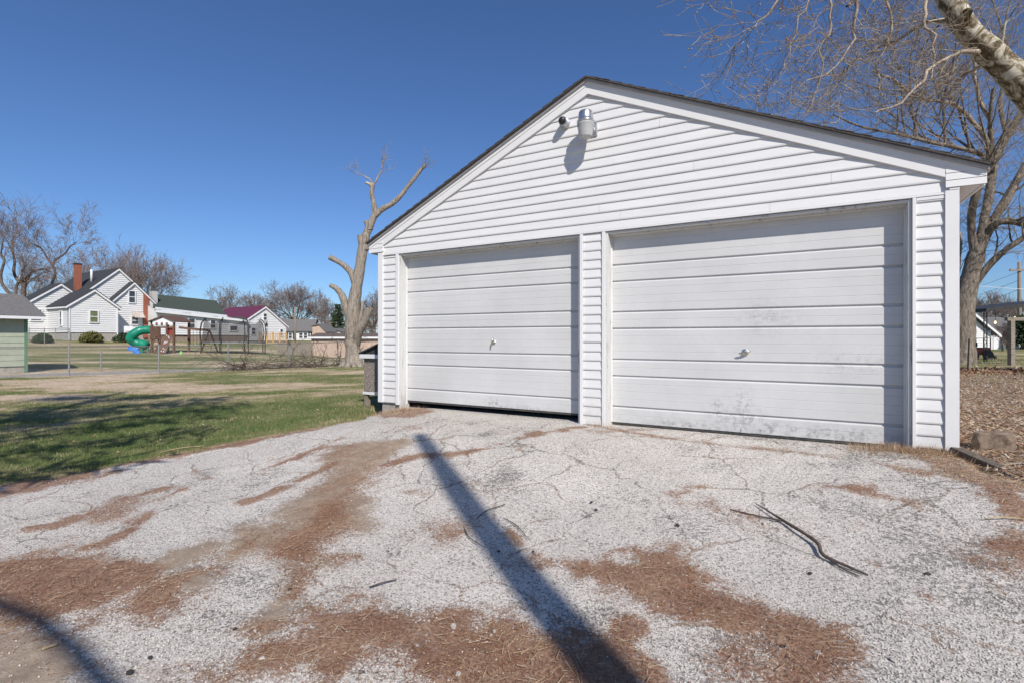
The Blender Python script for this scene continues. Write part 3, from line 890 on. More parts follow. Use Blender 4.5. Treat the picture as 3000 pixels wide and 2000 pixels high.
def panel_profile(z0, z1, ribs):
    """list of (z, y) along the outer face, y negative = outwards"""
    p = [(z0, 0.017), (z0 + 0.008, 0.0)]
    st = (z1 - z0) / ribs
    for k in range(1, ribs):
        zc = z0 + st * k
        p += [(zc - 0.003, 0.0), (zc, 0.0026), (zc + 0.003, 0.0)]
    p += [(z1 - 0.024, 0.0), (z1 - 0.008, 0.018), (z1, 0.018)]
    return p


def garage_door(a, c, zb, tilt, lab, hx, hz, hrot):
    d = bpy.data.objects.new('garage_door', None); COL.objects.link(d)
    d.parent = ga; d.location = (0, 0, -ga.location.z)
    d['label'] = lab
    top = ZH - 0.04 + 0.03
    sec = (top - zb) / 4
    yy = 0.137
    for i in range(4):
        z0 = zb + sec * i
        for (q0, q1, ribs) in ((0, 0.353, 2), (0.353, 1.0, 4)):
            pr = panel_profile(z0 + sec * q0 + 0.0005, z0 + sec * q1 - 0.0005, ribs)
            mb = MB(); n = len(pr)
            dy = rnd.uniform(-0.0015, 0.0015)
            x0, x1 = a + C_ - 0.004, c - C_ + 0.004
            mb.v = [(x0, yy + y + dy, z) for z, y in pr] + [(x1, yy + y - dy, z) for z, y in pr] + [(x0, yy + 0.04, pr[0][0]), (x1, yy + 0.04, pr[0][0]), (x0, yy + 0.04, pr[-1][0]), (x1, yy + 0.04, pr[-1][0])]
            mb.f = [(k, k + n, k + n + 1, k + 1) for k in range(n - 1)] + [(2 * n, 2 * n + 1, n, 0), (n - 1, 2 * n - 1, 2 * n + 3, 2 * n + 2), (2 * n + 2, 2 * n + 3, 2 * n + 1, 2 * n)]
            part('door_panel', mb, MT['door'], d)
    part('bottom_seal', MB().box(a + C_ + 0.002, c - C_ - 0.002, yy + 0.004, yy + 0.036, zb - 0.018, zb - 0.001), MT['rubber'], d)
    h = MB().lathe((hx, yy + 0.001, hz), [(0.034, 0.0), (0.034, 0.004), (0.028, 0.009), (0.016, 0.012), (0.013, 0.03)], 20, 'y')
    part('handle_plate', h, MT['brass'], d, smooth=False)
    ca, sa = math.cos(hrot), math.sin(hrot)
    hb = MB().tube([(hx - 0.055 * ca, yy - 0.036, hz - 0.055 * sa), (hx - 0.02 * ca, yy - 0.043, hz - 0.02 * sa), (hx, yy - 0.04, hz), (hx + 0.02 * ca, yy - 0.043, hz + 0.02 * sa), (hx + 0.055 * ca, yy - 0.036, hz + 0.055 * sa)],
                   [0.007, 0.009, 0.011, 0.009, 0.007], 10)
    part('handle', hb, MT['brass'], d, smooth=True)
    return d


d1 = garage_door(LO, LI, 0.45, 0, 'left steel garage door standing a little open above the gravel', 1.88, 1.30, math.radians(75))
d2 = garage_door(RO, RI, 0.388, 0, 'right steel garage door closed down to the gravel, scuffed near the bottom', 4.87, 1.21, math.radians(15))
part('lock_plate', MB().box(4.83, 4.92, 0.130, 0.137, 0.394, 0.428), MT['door'], d2, bevel=0.002)
# side and back walls, roof
part('side_wall', MB().lap('x', 0.0, ZB, EZ - 0.09, cst(0.07), cst(DEP), 0.1015, 0.015, -1), MT['vinyl'], ga)
part('side_wall', MB().lap('x', W, ZB, EZ - 0.09, cst(0.07), cst(DEP), 0.1015, 0.015, 1), MT['vinyl'], ga)
part('back_wall', MB().prism([(0.0, DEP, ZB), (W, DEP, ZB), (W, DEP, rooft(W) - 0.1), (AX, DEP, AZ - 0.1), (0, DEP, rooft(0) - 0.1)], (0, 0.02, 0)), MT['vinyl'], ga)
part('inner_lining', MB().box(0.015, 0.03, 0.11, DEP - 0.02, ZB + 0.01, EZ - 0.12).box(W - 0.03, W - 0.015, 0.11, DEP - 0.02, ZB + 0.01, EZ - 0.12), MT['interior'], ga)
FR, BK = -0.066, DEP + 0.1
for sg, nm in ((-1, 'left'), (1, 'right')):
    ex = AX + sg * (AX + OH)
    dk = MB().prism([(AX, FR, AZ - 0.022), (ex, FR, EZ - 0.022), (ex, FR, EZ - 0.05), (AX, FR, AZ - 0.05)], (0, BK - FR, 0))
    part('roof_deck', dk, MT['drip'], ga)
    roof = part('roof', MB().prism([(AX, FR - 0.03, AZ - 0.006), (ex, FR - 0.03, EZ - 0.006), (ex, FR - 0.03, EZ - 0.02), (AX, FR - 0.03, AZ - 0.02)], (0, BK - FR + 0.028, 0)), MT['shingle'], ga)
    L_ = AX + OH; n = 26
    for k in range(n):
        t0 = L_ * k / n; t1 = L_ * (k + 1) / n + 0.02
        xa, xb = AX + sg * t0, AX + sg * t1
        f = FR - 0.030 + rnd.uniform(-0.005, 0.004)
        za, zb_ = AZ - t0 * SL - 0.004, AZ - t1 * SL + 0.008
        part('shingle_course', MB().prism([(xa, f, za), (xb, f, zb_), (xb, f, zb_ - 0.008), (xa, f, za - 0.003)], (0, BK - f, 0)), MT['shingle'], roof)
    # rake boards: main face plus a proud top strip
    lo_ = 0.098 if sg < 0 else 6.405
    xe = lo_
    zr = lambda s, o: rooft(s) - o
    part('rake_board', MB().prism([(AX, -0.036, AZ - 0.09), (xe, -0.036, zr(xe, 0.09)), (xe, -0.036, zr(xe, TH)), (AX, -0.036, AZ - TH)], (0, 0.04, 0)), tr, ga, bevel=0.002)
    xe2 = ex - sg * 0.012
    nseg = 4
    for k in range(nseg):
        a = AX + (xe2 - AX) * k / nseg; c = AX + (xe2 - AX) * (k + 1.02) / nseg if k < nseg - 1 else xe2
        pr = -0.042 - 0.002 * (k % 2)
        lo2 = 0.093 + (0.004 if k % 2 else 0)
        part('rake_cap', MB().prism([(a, pr, zr(a, 0.051)), (c, pr, zr(c, 0.051)), (c, pr, zr(c, lo2)), (a, pr, zr(a, lo2))], (0, 0.0095 + 0.002 * (k % 2) + 0.034, 0)), tr, ga)
    # boxed eave return with three lap pieces and a soffit running back
    xo = ex - sg * 0.01
    zb_ = 2.605
    xa, xb = sorted((xe, xo))
    stp = (rooft(xe) - 0.096 - zb_) / 3
    rt = part('eave_return', MB().prism([(xe, -0.028, zb_ + 0.006), (xo, -0.028, zb_ + 0.006), (xo, -0.028, rooft(xo) - 0.055), (xe, -0.028, rooft(xe) - 0.055)], (0, 0.032, 0)), tr, ga)
    for k in range(4):
        z0 = zb_ + stp * k; z1 = z0 + stp - 0.003
        def xlim(z):
            m_ = (AZ - 0.096 - z) / SL
            return min(abs(xo - AX), m_)
        m0, m1 = xlim(z0), xlim(z1)
        if m0 <= abs(xe - AX) + 0.01: break
        m1 = max(m1, abs(xe - AX) + 0.001)
        part('return_board', MB().prism([(xe, -0.041, z0), (AX + sg * m0, -0.041, z0), (AX + sg * m1, -0.037, z1), (xe, -0.037, z1)], (0, 0.008, 0)), tr, rt)
    wx = 0 if sg < 0 else W
    part('soffit', MB().box(*sorted((wx + sg * 0.02, xo - sg * 0.02)), 0.005, DEP, zb_ + 0.004, zb_ + 0.02), MT['soffit'], ga)
    part('eave_fascia', MB().box(*sorted((xo - sg * 0.018, xo)), 0.005, DEP, zb_ - 0.006, EZ - 0.053), tr, ga)

# ------------------------------------------------------------------ fittings on the gable
def gloc(s, v, z): return (G0[0] + s * U[0] + v * V[0], G0[1] + s * U[1] + v * V[1], z)


yl = root('yard_light', 'round metal topped yard light with frosted glass jar under the garage gable peak', 'light', gloc(3.285, 0, 3.60), RZ)
yc = -0.20; zc = 3.60
cl = lambda mb, nm, m, **k: part(nm, mb, m, yl, **k)
cl(MB().box(-0.075, 0.075, -0.034, -0.012, zc + 0.05, zc + 0.20), 'wall_plate', MT['steel'], bevel=0.006)
cl(MB().tube([(0, -0.03, zc + 0.12), (0, yc + 0.05, zc + 0.16)], 0.03, 12), 'arm', MT['steel'], smooth=True)
cl(MB().lathe((0, yc, zc), [(0.098, 0.145), (0.100, 0.158), (0.088, 0.165), (0.082, 0.21), (0.078, 0.255), (0.070, 0.268), (0.03, 0.272)], 28), 'lamp_housing', MT['steel'], smooth=True)
prof = [(0.062, 0.0), (0.070, 0.006)]
for k in range(14):
    t = k / 13
    prof += [(0.071 + 0.024 * t + (0.0012 if k % 2 else 0), 0.012 + 0.131 * t)]
cl(MB().lathe((0, yc, zc - 0.02), prof + [(0.09, 0.165)], 32), 'glass_jar', MT['acrylic'], smooth=True)

sc = root('security_camera', 'small black dome eye in a chrome cup beside the yard light on the gable', 'camera', gloc(2.965, 0, 3.80), RZ)
zc2 = 3.87
part('housing', MB().lathe((0, -0.012, zc2), [(0.062, 0.0), (0.062, 0.02), (0.052, 0.024), (0.05, 0.05), (0.055, 0.054), (0.055, 0.062), (0.05, 0.066), (0.052, 0.09), (0.046, 0.096)], 24, 'y'), MT['steel'], sc, smooth=False)
part('dome_lens', MB().lathe((0, -0.10, zc2), [(0.045, 0.0), (0.045, 0.02), (0.04, 0.036), (0.03, 0.047), (0.016, 0.054), (0.003, 0.056)], 24, 'y'), MT['black'], sc, smooth=True)

# ------------------------------------------------------------------ hutch beside the garage
hx, hy = -2.60, 8.75
zg = gz1(hx, hy) - 0.03
hu = root('hutch', 'weathered chipboard hutch on short legs with a dark sloping roof beside the garage wall', 'hutch', (hx, hy, zg), RZ)
b0 = zg + 0.30; b1 = zg + 0.89
part('box', MB().box(0.0, 0.62, 0.0, 0.95, b0, b1), MT['osb'], hu, bevel=0.004)
part('rail', MB().box(-0.01, 0.63, -0.02, 0.0 - 0.002, b0 - 0.05, b0 - 0.005), MT['wht'], hu, bevel=0.003)
part('fascia', MB().box(-0.05, 0.62, -0.06, -0.03, b1 - 0.01, b1 + 0.06), MT['wht'], hu, bevel=0.003)
part('roof', MB().prism([(-0.06, -0.075, b1 + 0.062), (-0.06, 1.02, b1 + 0.062), (0.62, 1.02, b1 + 0.42), (0.62, -0.075, b1 + 0.30)], (0, 0, 0.025)).prism([(-0.04, -0.028, b1 + 0.003), (0.62, -0.028, b1 + 0.003), (0.62, -0.028, b1 + 0.29), (-0.04, -0.028, b1 + 0.058)], (0, 0.03, 0)), MT['roof_char'], hu)
for lx, ly in ((0.0, 0.0), (0.54, 0.0), (0.0, 0.87), (0.54, 0.87)):
    part('leg', MB().box(lx, lx + 0.08, ly + 0.002, ly + 0.08, gz1(*(np.array((hx, hy)) + U * lx + V * ly)) - 0.06, b0 - 0.004), MT['grey_wood'], hu, bevel=0.004)

# ------------------------------------------------------------------ tree builder
class Tree:
    def __init__(s, seed):
        s.r = random.Random(seed); s.big = {}; s.small = {}; s.tips = []

    def add(s, pts, rad, sides):
        dct = s.big if sides > 3 else s.small
        dct.setdefault((len(pts), sides), []).append((pts, rad))

    def limb(s, pts, rad, sides=9, sub=3, jit=True):
        """smooth polyline with explicit points"""
        P_ = [Vector(p) for p in pts]; out = []; ro = []
        for i in range(len(P_) - 1):
            p0 = P_[max(i - 1, 0)]; p1 = P_[i]; p2 = P_[i + 1]; p3 = P_[min(i + 2, len(P_) - 1)]
            for k in range(sub):
                t = k / sub
                q = 0.5 * ((2 * p1) + (p2 - p0) * t + (2 * p0 - 5 * p1 + 4 * p2 - p3) * t * t + (3 * p1 - p0 - 3 * p2 + p3) * t ** 3)
                r = rad[i] + (rad[i + 1] - rad[i]) * t
                out.append(q); ro.append(r * (1 + 0.07 * s.r.uniform(-1, 1)))
        out.append(P_[-1]); ro.append(rad[-1])
        if max(rad) < 0.075 and jit:
            ln = (P_[-1] - P_[0]).length
            for i in range(1, len(out)): out[i] = out[i] + Vector((s.r.gauss(0, 1), s.r.gauss(0, 1), s.r.gauss(0, 1))) * min(0.012 * ln, 0.03)
            s.small.setdefault((len(out), 6), []).append(([tuple(p) for p in out], ro))
        else:
            s.add([tuple(p) for p in out], ro, sides)
        return out, ro

    def grow(s, p, d, L, r, lev, prm):
        R = s.r
        n = prm['seg'][min(lev, len(prm['seg']) - 1)]
        pts = [tuple(p)]; rad = [r]; p = Vector(p); d = Vector(d).normalized()
        wig = prm['wig']; trop = prm['trop'][min(lev, len(prm['trop']) - 1)]
        dirs = []
        for i in range(n):
            d = (d + Vector((R.uniform(-1, 1), R.uniform(-1, 1), R.uniform(-1, 1) + 0)) * wig + Vector((0, 0, trop))).normalized()
            p = p + d * (L / n); pts.append(tuple(p)); dirs.append(d.copy())
            rad.append(max(r * (1 - (i + 1) / n * prm.get('taper', 0.75)), prm['rmin']))
        s.add(pts, rad, 3 if r < prm.get('r3', 0.02) else (5 if r < 0.06 else 8))
        if lev >= prm['lev']:
            s.tips.append((pts[-1], d)); return
        nc = prm['nch'][min(lev, len(prm['nch']) - 1)]
        for c in range(nc):
            t = R.uniform(0.25, 1.0) if c else 1.0
            k = min(int(t * n), n - 1); fr = t * n - k
            a = Vector(pts[k]); b = Vector(pts[k + 1]); q = a + (b - a) * fr
            s.child(q, dirs[k], L, rad[min(k + 1, n)] * 0.9, lev, prm)

    def child(s, q, d, L, r, lev, prm):
        R = s.r
        ang = math.radians(R.uniform(*prm['ang']))
        ax = d.cross(Vector((R.gauss(0, 1), R.gauss(0, 1), R.gauss(0, 1))))
        if ax.length < 1e-4: return
        nd_ = d.copy(); nd_.rotate(Matrix.Rotation(ang, 3, ax.normalized()))
        s.grow(q, nd_, L * R.uniform(*prm['len']), max(r * R.uniform(0.5, 0.8), prm['rmin']), lev + 1, prm)

    def sprout(s, limb, n, L, prm, t0=0.1, lev=0, rs=0.45, up=0.0, rmax=9.0):
        pts, rad = limb
        R = s.r
        for _ in range(n):
            t = R.uniform(t0, 1.0) * (len(pts) - 1); k = min(int(t), len(pts) - 2); f = t - k
            q = pts[k] + (pts[k + 1] - pts[k]) * f
            d = (pts[k + 1] - pts[k]).normalized()
            a = math.radians(R.uniform(*prm['ang']))
            ax = d.cross(Vector((R.gauss(0, 1), R.gauss(0, 1), R.gauss(0, 1))))
            if ax.length < 1e-4: continue
            e = d.copy(); e.rotate(Matrix.Rotation(a, 3, ax.normalized())); e = (e + Vector((0, 0, up))).normalized()
            s.grow(q, e, L * R.uniform(0.5, 1.2), min(max(rad[k] * rs * R.uniform(0.6, 1), prm['rmin']), rmax), lev, prm)

    def mesh(s, name, which, origin=(0, 0, 0)):
        Vs = []; Fs = []; base = 0
        for (n, k), L in which.items():
            A = np.array([a for a, _ in L]); Rr = np.array([b for _, b in L])
            A = A - np.array(origin)
            T = np.empty_like(A)
            T[:, 1:-1] = A[:, 2:] - A[:, :-2]; T[:, 0] = A[:, 1] - A[:, 0]; T[:, -1] = A[:, -1] - A[:, -2]
            T /= np.linalg.norm(T, axis=2, keepdims=True) + 1e-9
            mean = A[:, -1] - A[:, 0]; mean /= np.linalg.norm(mean, axis=1, keepdims=True) + 1e-9
            ref = np.where(np.abs(mean[:, 2:3]) > 0.8, np.array([[1.0, 0.3, 0]]), np.array([[0.1, 0.2, 1.0]]))
            ref = ref[:, None, :] - T * np.sum(T * ref[:, None, :], axis=2, keepdims=True)
            ref /= np.linalg.norm(ref, axis=2, keepdims=True) + 1e-9
            B = np.cross(T, ref)
            th = np.arange(k) * 2 * np.pi / k
            ring = A[:, :, None, :] + (ref[:, :, None, :] * np.cos(th)[None, None, :, None] + B[:, :, None, :] * np.sin(th)[None, None, :, None]) * Rr[:, :, None, None]
            N = len(L)
            idx = base + np.arange(N * n * k).reshape(N, n, k)
            a = idx[:, :-1, :]; b = np.roll(idx, -1, axis=2)[:, :-1, :]; c = np.roll(idx, -1, axis=2)[:, 1:, :]; d = idx[:, 1:, :]
            Fs.append(np.stack([a, b, c, d], -1).reshape(-1, 4))
            if k > 3 and k % 2 == 1: pass
            Vs.append(ring.reshape(-1, 3)); base += N * n * k
        return arr_mesh(name, np.concatenate(Vs), np.concatenate(Fs), True)

    def build(s, name, label, cat, base, mtrunk, mtwig, group=None, origin0=False):
        rt = root(name, label, cat, base, 0, group)
        for nm, dct, m in (('trunk', s.big, mtrunk), ('crown', s.small, mtwig)):
            if dct:
                o = link(nm, s.mesh(nm, dct, base), m, None)
                o.parent = rt
        return rt


PRM = dict(seg=[6, 5, 4, 3], wig=0.16, trop=[0.05, 0.04, 0.02, 0.0], rmin=0.005, lev=3, nch=[6, 6, 5], ang=(25, 65), len=(0.45, 0.7), r3=0.022)


def pl(lst, d, sc_=1.0):
    """list of (px,py,r_px[,dd]) -> points and radii at depth d"""
    pts = []; rad = []
    for q in lst:
        dd = d + (q[3] if len(q) > 3 else 0)
        pts.append(P(q[0], q[1], dd)); rad.append(q[2] * dd / F)
    return pts, rad


# dead topped tree left of the garage
dt = Tree(3); D = 20.5
zb0 = gz1(*P(1038, 1069, D)[:2])
DP = dict(PRM, rmin=0.0045, lev=1, nch=[4, 3], seg=[5, 4], wig=0.3, ang=(20, 60), r3=0.03)
L0 = dt.limb(*pl([(1037, 1080, 33), (1037, 1060, 27), (1034, 1020, 22), (1031, 969, 20.5), (1036, 900, 19), (1045, 840, 16), (1056, 775, 14), (1064, 720, 14.5), (1072, 690, 12), (1080, 672, 10.5), (1089, 650, 9.5), (1101, 622, 8.5)], D), sides=12)
dt.limb(*pl([(1100, 628, 9), (1095, 598, 7), (1089, 566, 6.5), (1093, 543, 5.5)], D))
dt.limb(*pl([(1093, 550, 5), (1084, 540, 5), (1072, 536, 4)], D))
Lr = dt.limb(*pl([(1099, 632, 8.5), (1122, 612, 8), (1148, 598, 7.5), (1176, 572, 6.5), (1196, 545, 6), (1213, 525, 5.5), (1232, 500, 5), (1247, 483, 4)], D))
La = dt.limb(*pl([(1092, 546, 3), (1106, 525, 2.5), (1117, 505, 2), (1121, 478, 1.2), (1133, 452, 0.7)], D), sides=5)
Lb = dt.limb(*pl([(1092, 546, 2.2), (1085, 528, 2), (1072, 519, 1.6), (1052, 512, 1.2), (1035, 506, 0.7)], D), sides=5)
dt.sprout(La, 9, 0.6, DP, 0.35, up=0.4, rmax=0.012); dt.sprout(Lb, 7, 0.5, DP, 0.35, up=0.5, rmax=0.012)
dt.sprout((Lr[0][-6:], Lr[1][-6:]), 11, 0.55, DP, 0.2, up=0.1, rmax=0.011)
dt.limb(*pl([(1042, 835, 11), (1030, 802, 9.5), (1008, 778, 8), (985, 764, 7.5), (966, 754, 8)], D))
dt.limb(*pl([(1026, 930, 14), (1012, 895, 11.5), (1001, 865, 10), (985, 845, 8), (966, 836, 5)], D))
dt.limb(*pl([(1040, 1010, 16), (1052, 968, 13, -.3), (1068, 940, 12, -.4), (1083, 902, 12, -.5)], D))
dt.limb(*pl([(1050, 960, 8), (1060, 920, 6), (1062, 885, 4.5)], D))
dt.limb(*pl([(1068, 735, 13), (1062, 706, 14), (1060, 690, 13.5)], D))
dt.limb(*pl([(1083, 675, 11), (1076, 655, 9), (1074, 648, 8)], D))
for a in range(6):
    an = a * 1.05 + 0.3
    b = P(1037, 1065, D)
    dt.limb([(b[0], b[1], zb0 + 0.45), (b[0] + 0.35 * math.cos(an), b[1] + 0.35 * math.sin(an), zb0 + 0.12), (b[0] + 0.62 * math.cos(an), b[1] + 0.62 * math.sin(an), zb0 - 0.08)], [0.2, 0.16, 0.08], 7)
dt.build('dead_tree', 'tall bare dead tree trunk with sawn off stubs behind the garage', 'tree', (P(1037, 1065, D)[0], D, zb0), MT['bark_dead'], MT['twig'])

# forked tree right of the garage
t1 = Tree(5); D = 18.0
T1P = dict(PRM, rmin=0.0055, lev=3, nch=[6, 7, 4], seg=[5, 5, 4, 3], wig=0.24, trop=[0.06, 0.05, 0.0, -0.02], ang=(25, 70), len=(0.42, 0.68))
tk = t1.limb(*pl([(2808, 1085, 48), (2812, 1060, 37), (2818, 1010, 31), (2820, 950, 28), (2825, 890, 26), (2838, 830, 23), (2850, 780, 21), (2862, 740, 20)], D), sides=12)
S = []
S.append(t1.limb(*pl([(2858, 755, 12), (2849, 700, 10.5), (2846, 640, 10), (2854, 590, 10, -.3), (2868, 550, 9, -.5), (2890, 490, 8, -.8), (2905, 430, 7, -1), (2900, 350, 5, -1.2), (2910, 260, 4, -1.5)], D)))
S.append(t1.limb(*pl([(2862, 752, 14), (2878, 670, 11), (2893, 600, 11, .3), (2905, 530, 11, .5), (2915, 470, 10, .6), (2950, 400, 9, .8), (2990, 330, 8, 1), (3040, 260, 6, 1.4)], D)))
S.append(t1.limb(*pl([(2865, 750, 14), (2900, 665, 12), (2945, 592, 11, .5), (2985, 520, 10, .8), (3040, 430, 8, 1.2), (3090, 330, 6, 1.6)], D)))
S.append(t1.limb(*pl([(2885, 695, 9), (2920, 655, 10, -.4), (2960, 648, 10, -.6), (3010, 652, 9, -.9), (3080, 600, 6, -1.2)], D)))
S.append(t1.limb(*pl([(2852, 835, 12), (2900, 775, 9, -.3), (2950, 730, 8, -.6), (3010, 690, 7, -.9), (3080, 640, 4, -1.2)], D)))
S.append(t1.limb(*pl([(2912, 480, 8), (2870, 452, 7, -.5), (2808, 434, 6, -1), (2723, 417, 5, -1.5), (2638, 395, 4.2, -2), (2523, 372, 3, -2.3), (2442, 336, 2, -2.6)], D)))
S.append(t1.limb(*pl([(2905, 430, 6, -1), (2850, 350, 5.5, -1), (2790, 300, 5, -1), (2720, 290, 4.2, -1.5), (2640, 255, 3.4, -2), (2560, 210, 2, -2.2)], D)))
S.append(t1.limb(*pl([(2900, 350, 5, -1.2), (2860, 260, 4.5, -1), (2850, 160, 4, -1), (2800, 60, 3, -1), (2760, -40, 2, -1)], D)))
S.append(t1.limb(*pl([(2950, 400, 6, .8), (2930, 300, 5, 1.2), (2960, 200, 4, 1.5), (2940, 100, 3, 2), (2900, -20, 2, 2)], D)))
S.append(t1.limb(*pl([(2818, 930, 6), (2806, 850, 4, .5), (2810, 780, 3.5, 1), (2812, 700, 3, 1.2), (2806, 640, 2, 1.5)], D)))
for i, lb in enumerate(S):
    t1.sprout(lb, 8 if i in (5, 6) else 6, 2.6 if i in (5, 6, 7, 8) else 2.0, T1P, 0.25, lev=1, up=0.35, rmax=0.05)
t1.sprout(S[5], 12, 3.4, T1P, 0.12, lev=1, rs=0.8, up=1.3, rmax=0.05)
t1.sprout(S[6], 10, 2.8, T1P, 0.12, lev=1, rs=0.7, up=0.9, rmax=0.045)
t1.sprout(S[0], 9, 3.2, T1P, 0.5, lev=1, up=0.4, rmax=0.05)
t1.sprout(S[7], 5, 2.6, T1P, 0.2, lev=1, up=0.2, rmax=0.04)
for lb in S: t1.sprout(lb, 16, 1.1, T1P, 0.1, lev=2, rmax=0.016)
b = P(2812, 1070, D)
t1.build('bare_tree', 'large bare forked tree standing behind the right corner of the garage', 'tree', (b[0], D, gz1(b[0], D)), MT['bark_grey'], MT['twig'])

# sycamore: trunk out of view on the right, one heavy pale limb leaning into the view
t2 = Tree(9); D = 10.5
S2P = dict(PRM, rmin=0.0045, lev=3, nch=[5, 5, 4], seg=[6, 5, 4, 3], wig=0.2, trop=[0.0, 0.03, 0.09, 0.12], ang=(22, 62), len=(0.42, 0.68), r3=0.016)
bx, by = 13.8, 11.2
zt = gz1(bx, by)
t2.limb([(bx, by, zt - 0.1), (bx - 0.05, by, zt + 0.8), (bx - 0.1, by - 0.05, zt + 2.2), (bx - 0.5, by - 0.1, zt + 3.6), (bx - 1.1, by - 0.3, zt + 4.8)], [0.62, 0.46, 0.42, 0.39, 0.36], 14)
SYC = [(3075, 335, 40, .2), (2998, 252, 38), (2948, 200, 35), (2893, 149, 33), (2846, 104, 31), (2808, 50, 29), (2778, -10, 28), (2750, -110, 25), (2700, -240, 22), (2600, -380, 17)]
M1 = t2.limb([(bx - 0.5, by - 0.1, zt + 3.7), (bx - 1.1, by - 0.3, zt + 4.8)] + pl(SYC, D)[0],
             [0.38, 0.36] + pl(SYC, D)[1], 14)
# collar of a sawn limb on the heavy limb
t2.limb(*pl([(2828, 62, 18, -.12), (2830, 45, 15, -.26), (2834, 36, 13, -.34)], D), sides=10)
B2 = []
B2.append(t2.limb(*pl([(2750, -110, 16), (2640, -160, 12, -.6), (2500, -160, 10, -1.2), (2380, -100, 8, -1.6), (2290, -20, 5, -1.8)], D)))
B2.append(t2.limb(*pl([(2700, -240, 16), (2560, -330, 12, .3), (2400, -340, 10, .6), (2300, -290, 8, .9), (2230, -190, 5, 1.2), (2210, -90, 3, 1.2)], D)))
B2.append(t2.limb(*pl([(2778, -10, 12), (2720, -60, 9, -.2), (2660, -70, 7, -.5), (2560, -40, 5, -.8), (2480, 20, 3, -1)], D)))
B2.append(t2.limb(*pl([(2808, 50, 10), (2760, 60, 6, .3), (2700, 72, 5, .5), (2640, 115, 4, .8), (2540, 160, 3, 1), (2440, 230, 2, 1.1)], D)))
B2.append(t2.limb(*pl([(2893, 149, 10), (2830, 150, 6, -.3), (2780, 165, 5, -.5), (2700, 230, 4, -.7), (2640, 300, 3, -.9), (2560, 340, 1.8, -1)], D)))
B2.append(t2.limb(*pl([(2948, 200, 8), (2890, 190, 5, .3), (2830, 215, 4, .5), (2770, 280, 3, .7), (2740, 360, 2, .9)], D)))
B2.append(t2.limb(*pl([(2720, -60, 5), (2712, 20, 4.5, -.3), (2718, 80, 4, -.4), (2740, 130, 3.2, -.5), (2730, 230, 2, -.6)], D)))
B2.append(t2.limb(*pl([(2500, -160, 7, -1.2), (2520, -60, 5, -1.2), (2505, 60, 4, -1.1), (2500, 120, 3, -1), (2440, 200, 2, -1), (2350, 245, 1.2, -1)], D)))
B2.append(t2.limb(*pl([(2440, -150, 5, -1.2), (2430, -20, 3.4, -1.4), (2436, 75, 2.6, -1.3), (2410, 150, 2.1, -1.3), (2400, 250, 1.6, -1.2), (2360, 340, 1, -1.2)], D)))
B2.append(t2.limb(*pl([(2400, -110, 4, -1.6), (2372, 0, 2.8, -1.7), (2330, 80, 2.2, -1.7), (2310, 150, 1.6, -1.7), (2300, 210, .9, -1.7)], D)))
B2.append(t2.limb(*pl([(2640, -160, 8, -.6), (2600, -40, 4, -.8), (2610, 90, 3.2, -.8), (2570, 190, 2.4, -.7), (2590, 290, 1.4, -.7)], D)))
B2.append(t2.limb(*pl([(2290, -20, 4, -1.8), (2250, 40, 2.5, -1.8), (2210, 75, 1.8, -1.8), (2170, 100, 1, -1.8)], D)))
for i, lb in enumerate(B2):
    t2.sprout(lb, 6, 1.2, S2P, 0.15, lev=1, rs=0.5, up=-0.05, rmax=0.018)
    t2.sprout(lb, 8, 0.8, S2P, 0.2, lev=2, rs=0.4, rmax=0.009)
t2.sprout((M1[0][6:], M1[1][6:]), 16, 2.0, S2P, 0.0, lev=1, rs=0.2, rmax=0.022)
st = t2.build('sycamore_tree', 'mottled pale sycamore with a heavy leaning limb and drooping twigs above the garage roof', 'tree', (bx, by, zt), MT['bark_syc'], MT['twig_syc'])
sb = MB()
tp = [t for t in t2.tips if t[0][0] < 7.4]
rnd.shuffle(tp)
for (q, d) in tp[:230]:
    l = rnd.uniform(0.02, 0.07); r = rnd.uniform(0.012, 0.018)
    c = (q[0], q[1], q[2] - l - r * 0.6)
    sb.tube([q, (q[0], q[1], q[2] - l)], 0.0012, 3, False)
    sb.lathe(c, [(r * 0.3, -r * .95), (r * 0.85, -r * .5), (r, 0), (r * .85, r * .5), (r * .3, r * .95)], 6)
so = part('seed_balls', sb, MT['twig'], None, kind='stuff')
so.parent = st; so.matrix_parent_inverse = Matrix.Translation((-bx, -by, -zt))


# generic background tree
def bg_tree(seed, px, d, ybase, ytop, wpx, trunk_r, name, label, mt='bark_grey', mw='twig_far', stems=5, dens=1.0, group=None, z_at=None, lean=0.0, fork=0.3):
    t = Tree(seed); R = t.r
    x = (px - CX) * d / F
    zb = gz1(x, d) if z_at is None else z_at
    H = CZ + (HY - ytop) * d / F - zb; Wd = wpx * d / F
    rm = max(0.008, d * 0.00019)
    prm = dict(seg=[5, 4, 4, 3], wig=0.22, trop=[0.07, 0.06, 0.05, 0.03], rmin=rm, lev=4, nch=[int(5 * dens), int(5 * dens), 4, 3], ang=(16, 50), len=(0.45, 0.7), r3=0.05)
    hf = H * fork
    tr_ = t.limb([(x, d, zb - 0.2), (x + lean * 0.3, d, zb + hf * 0.5), (x + lean, d, zb + hf)], [trunk_r * 1.25, trunk_r, trunk_r * 0.85], 8)
    for i in range(stems):
        a = 2 * math.pi * (i + R.uniform(-0.3, 0.3)) / stems
        e = Vector((math.cos(a) * Wd * 0.5, math.sin(a) * Wd * 0.35, H * R.uniform(0.45, 0.75)))
        t.grow((x + lean, d, zb + hf * R.uniform(0.7, 1.0)), e.normalized(), H * 0.43, trunk_r * 0.42, 0, prm)
    t.grow((x + lean, d, zb + hf), (0.05, 0, 1), H * 0.44, trunk_r * 0.5, 0, prm)
    return t.build(name, label, 'tree', (x, d, zb), MT[mt], MT[mw], group)


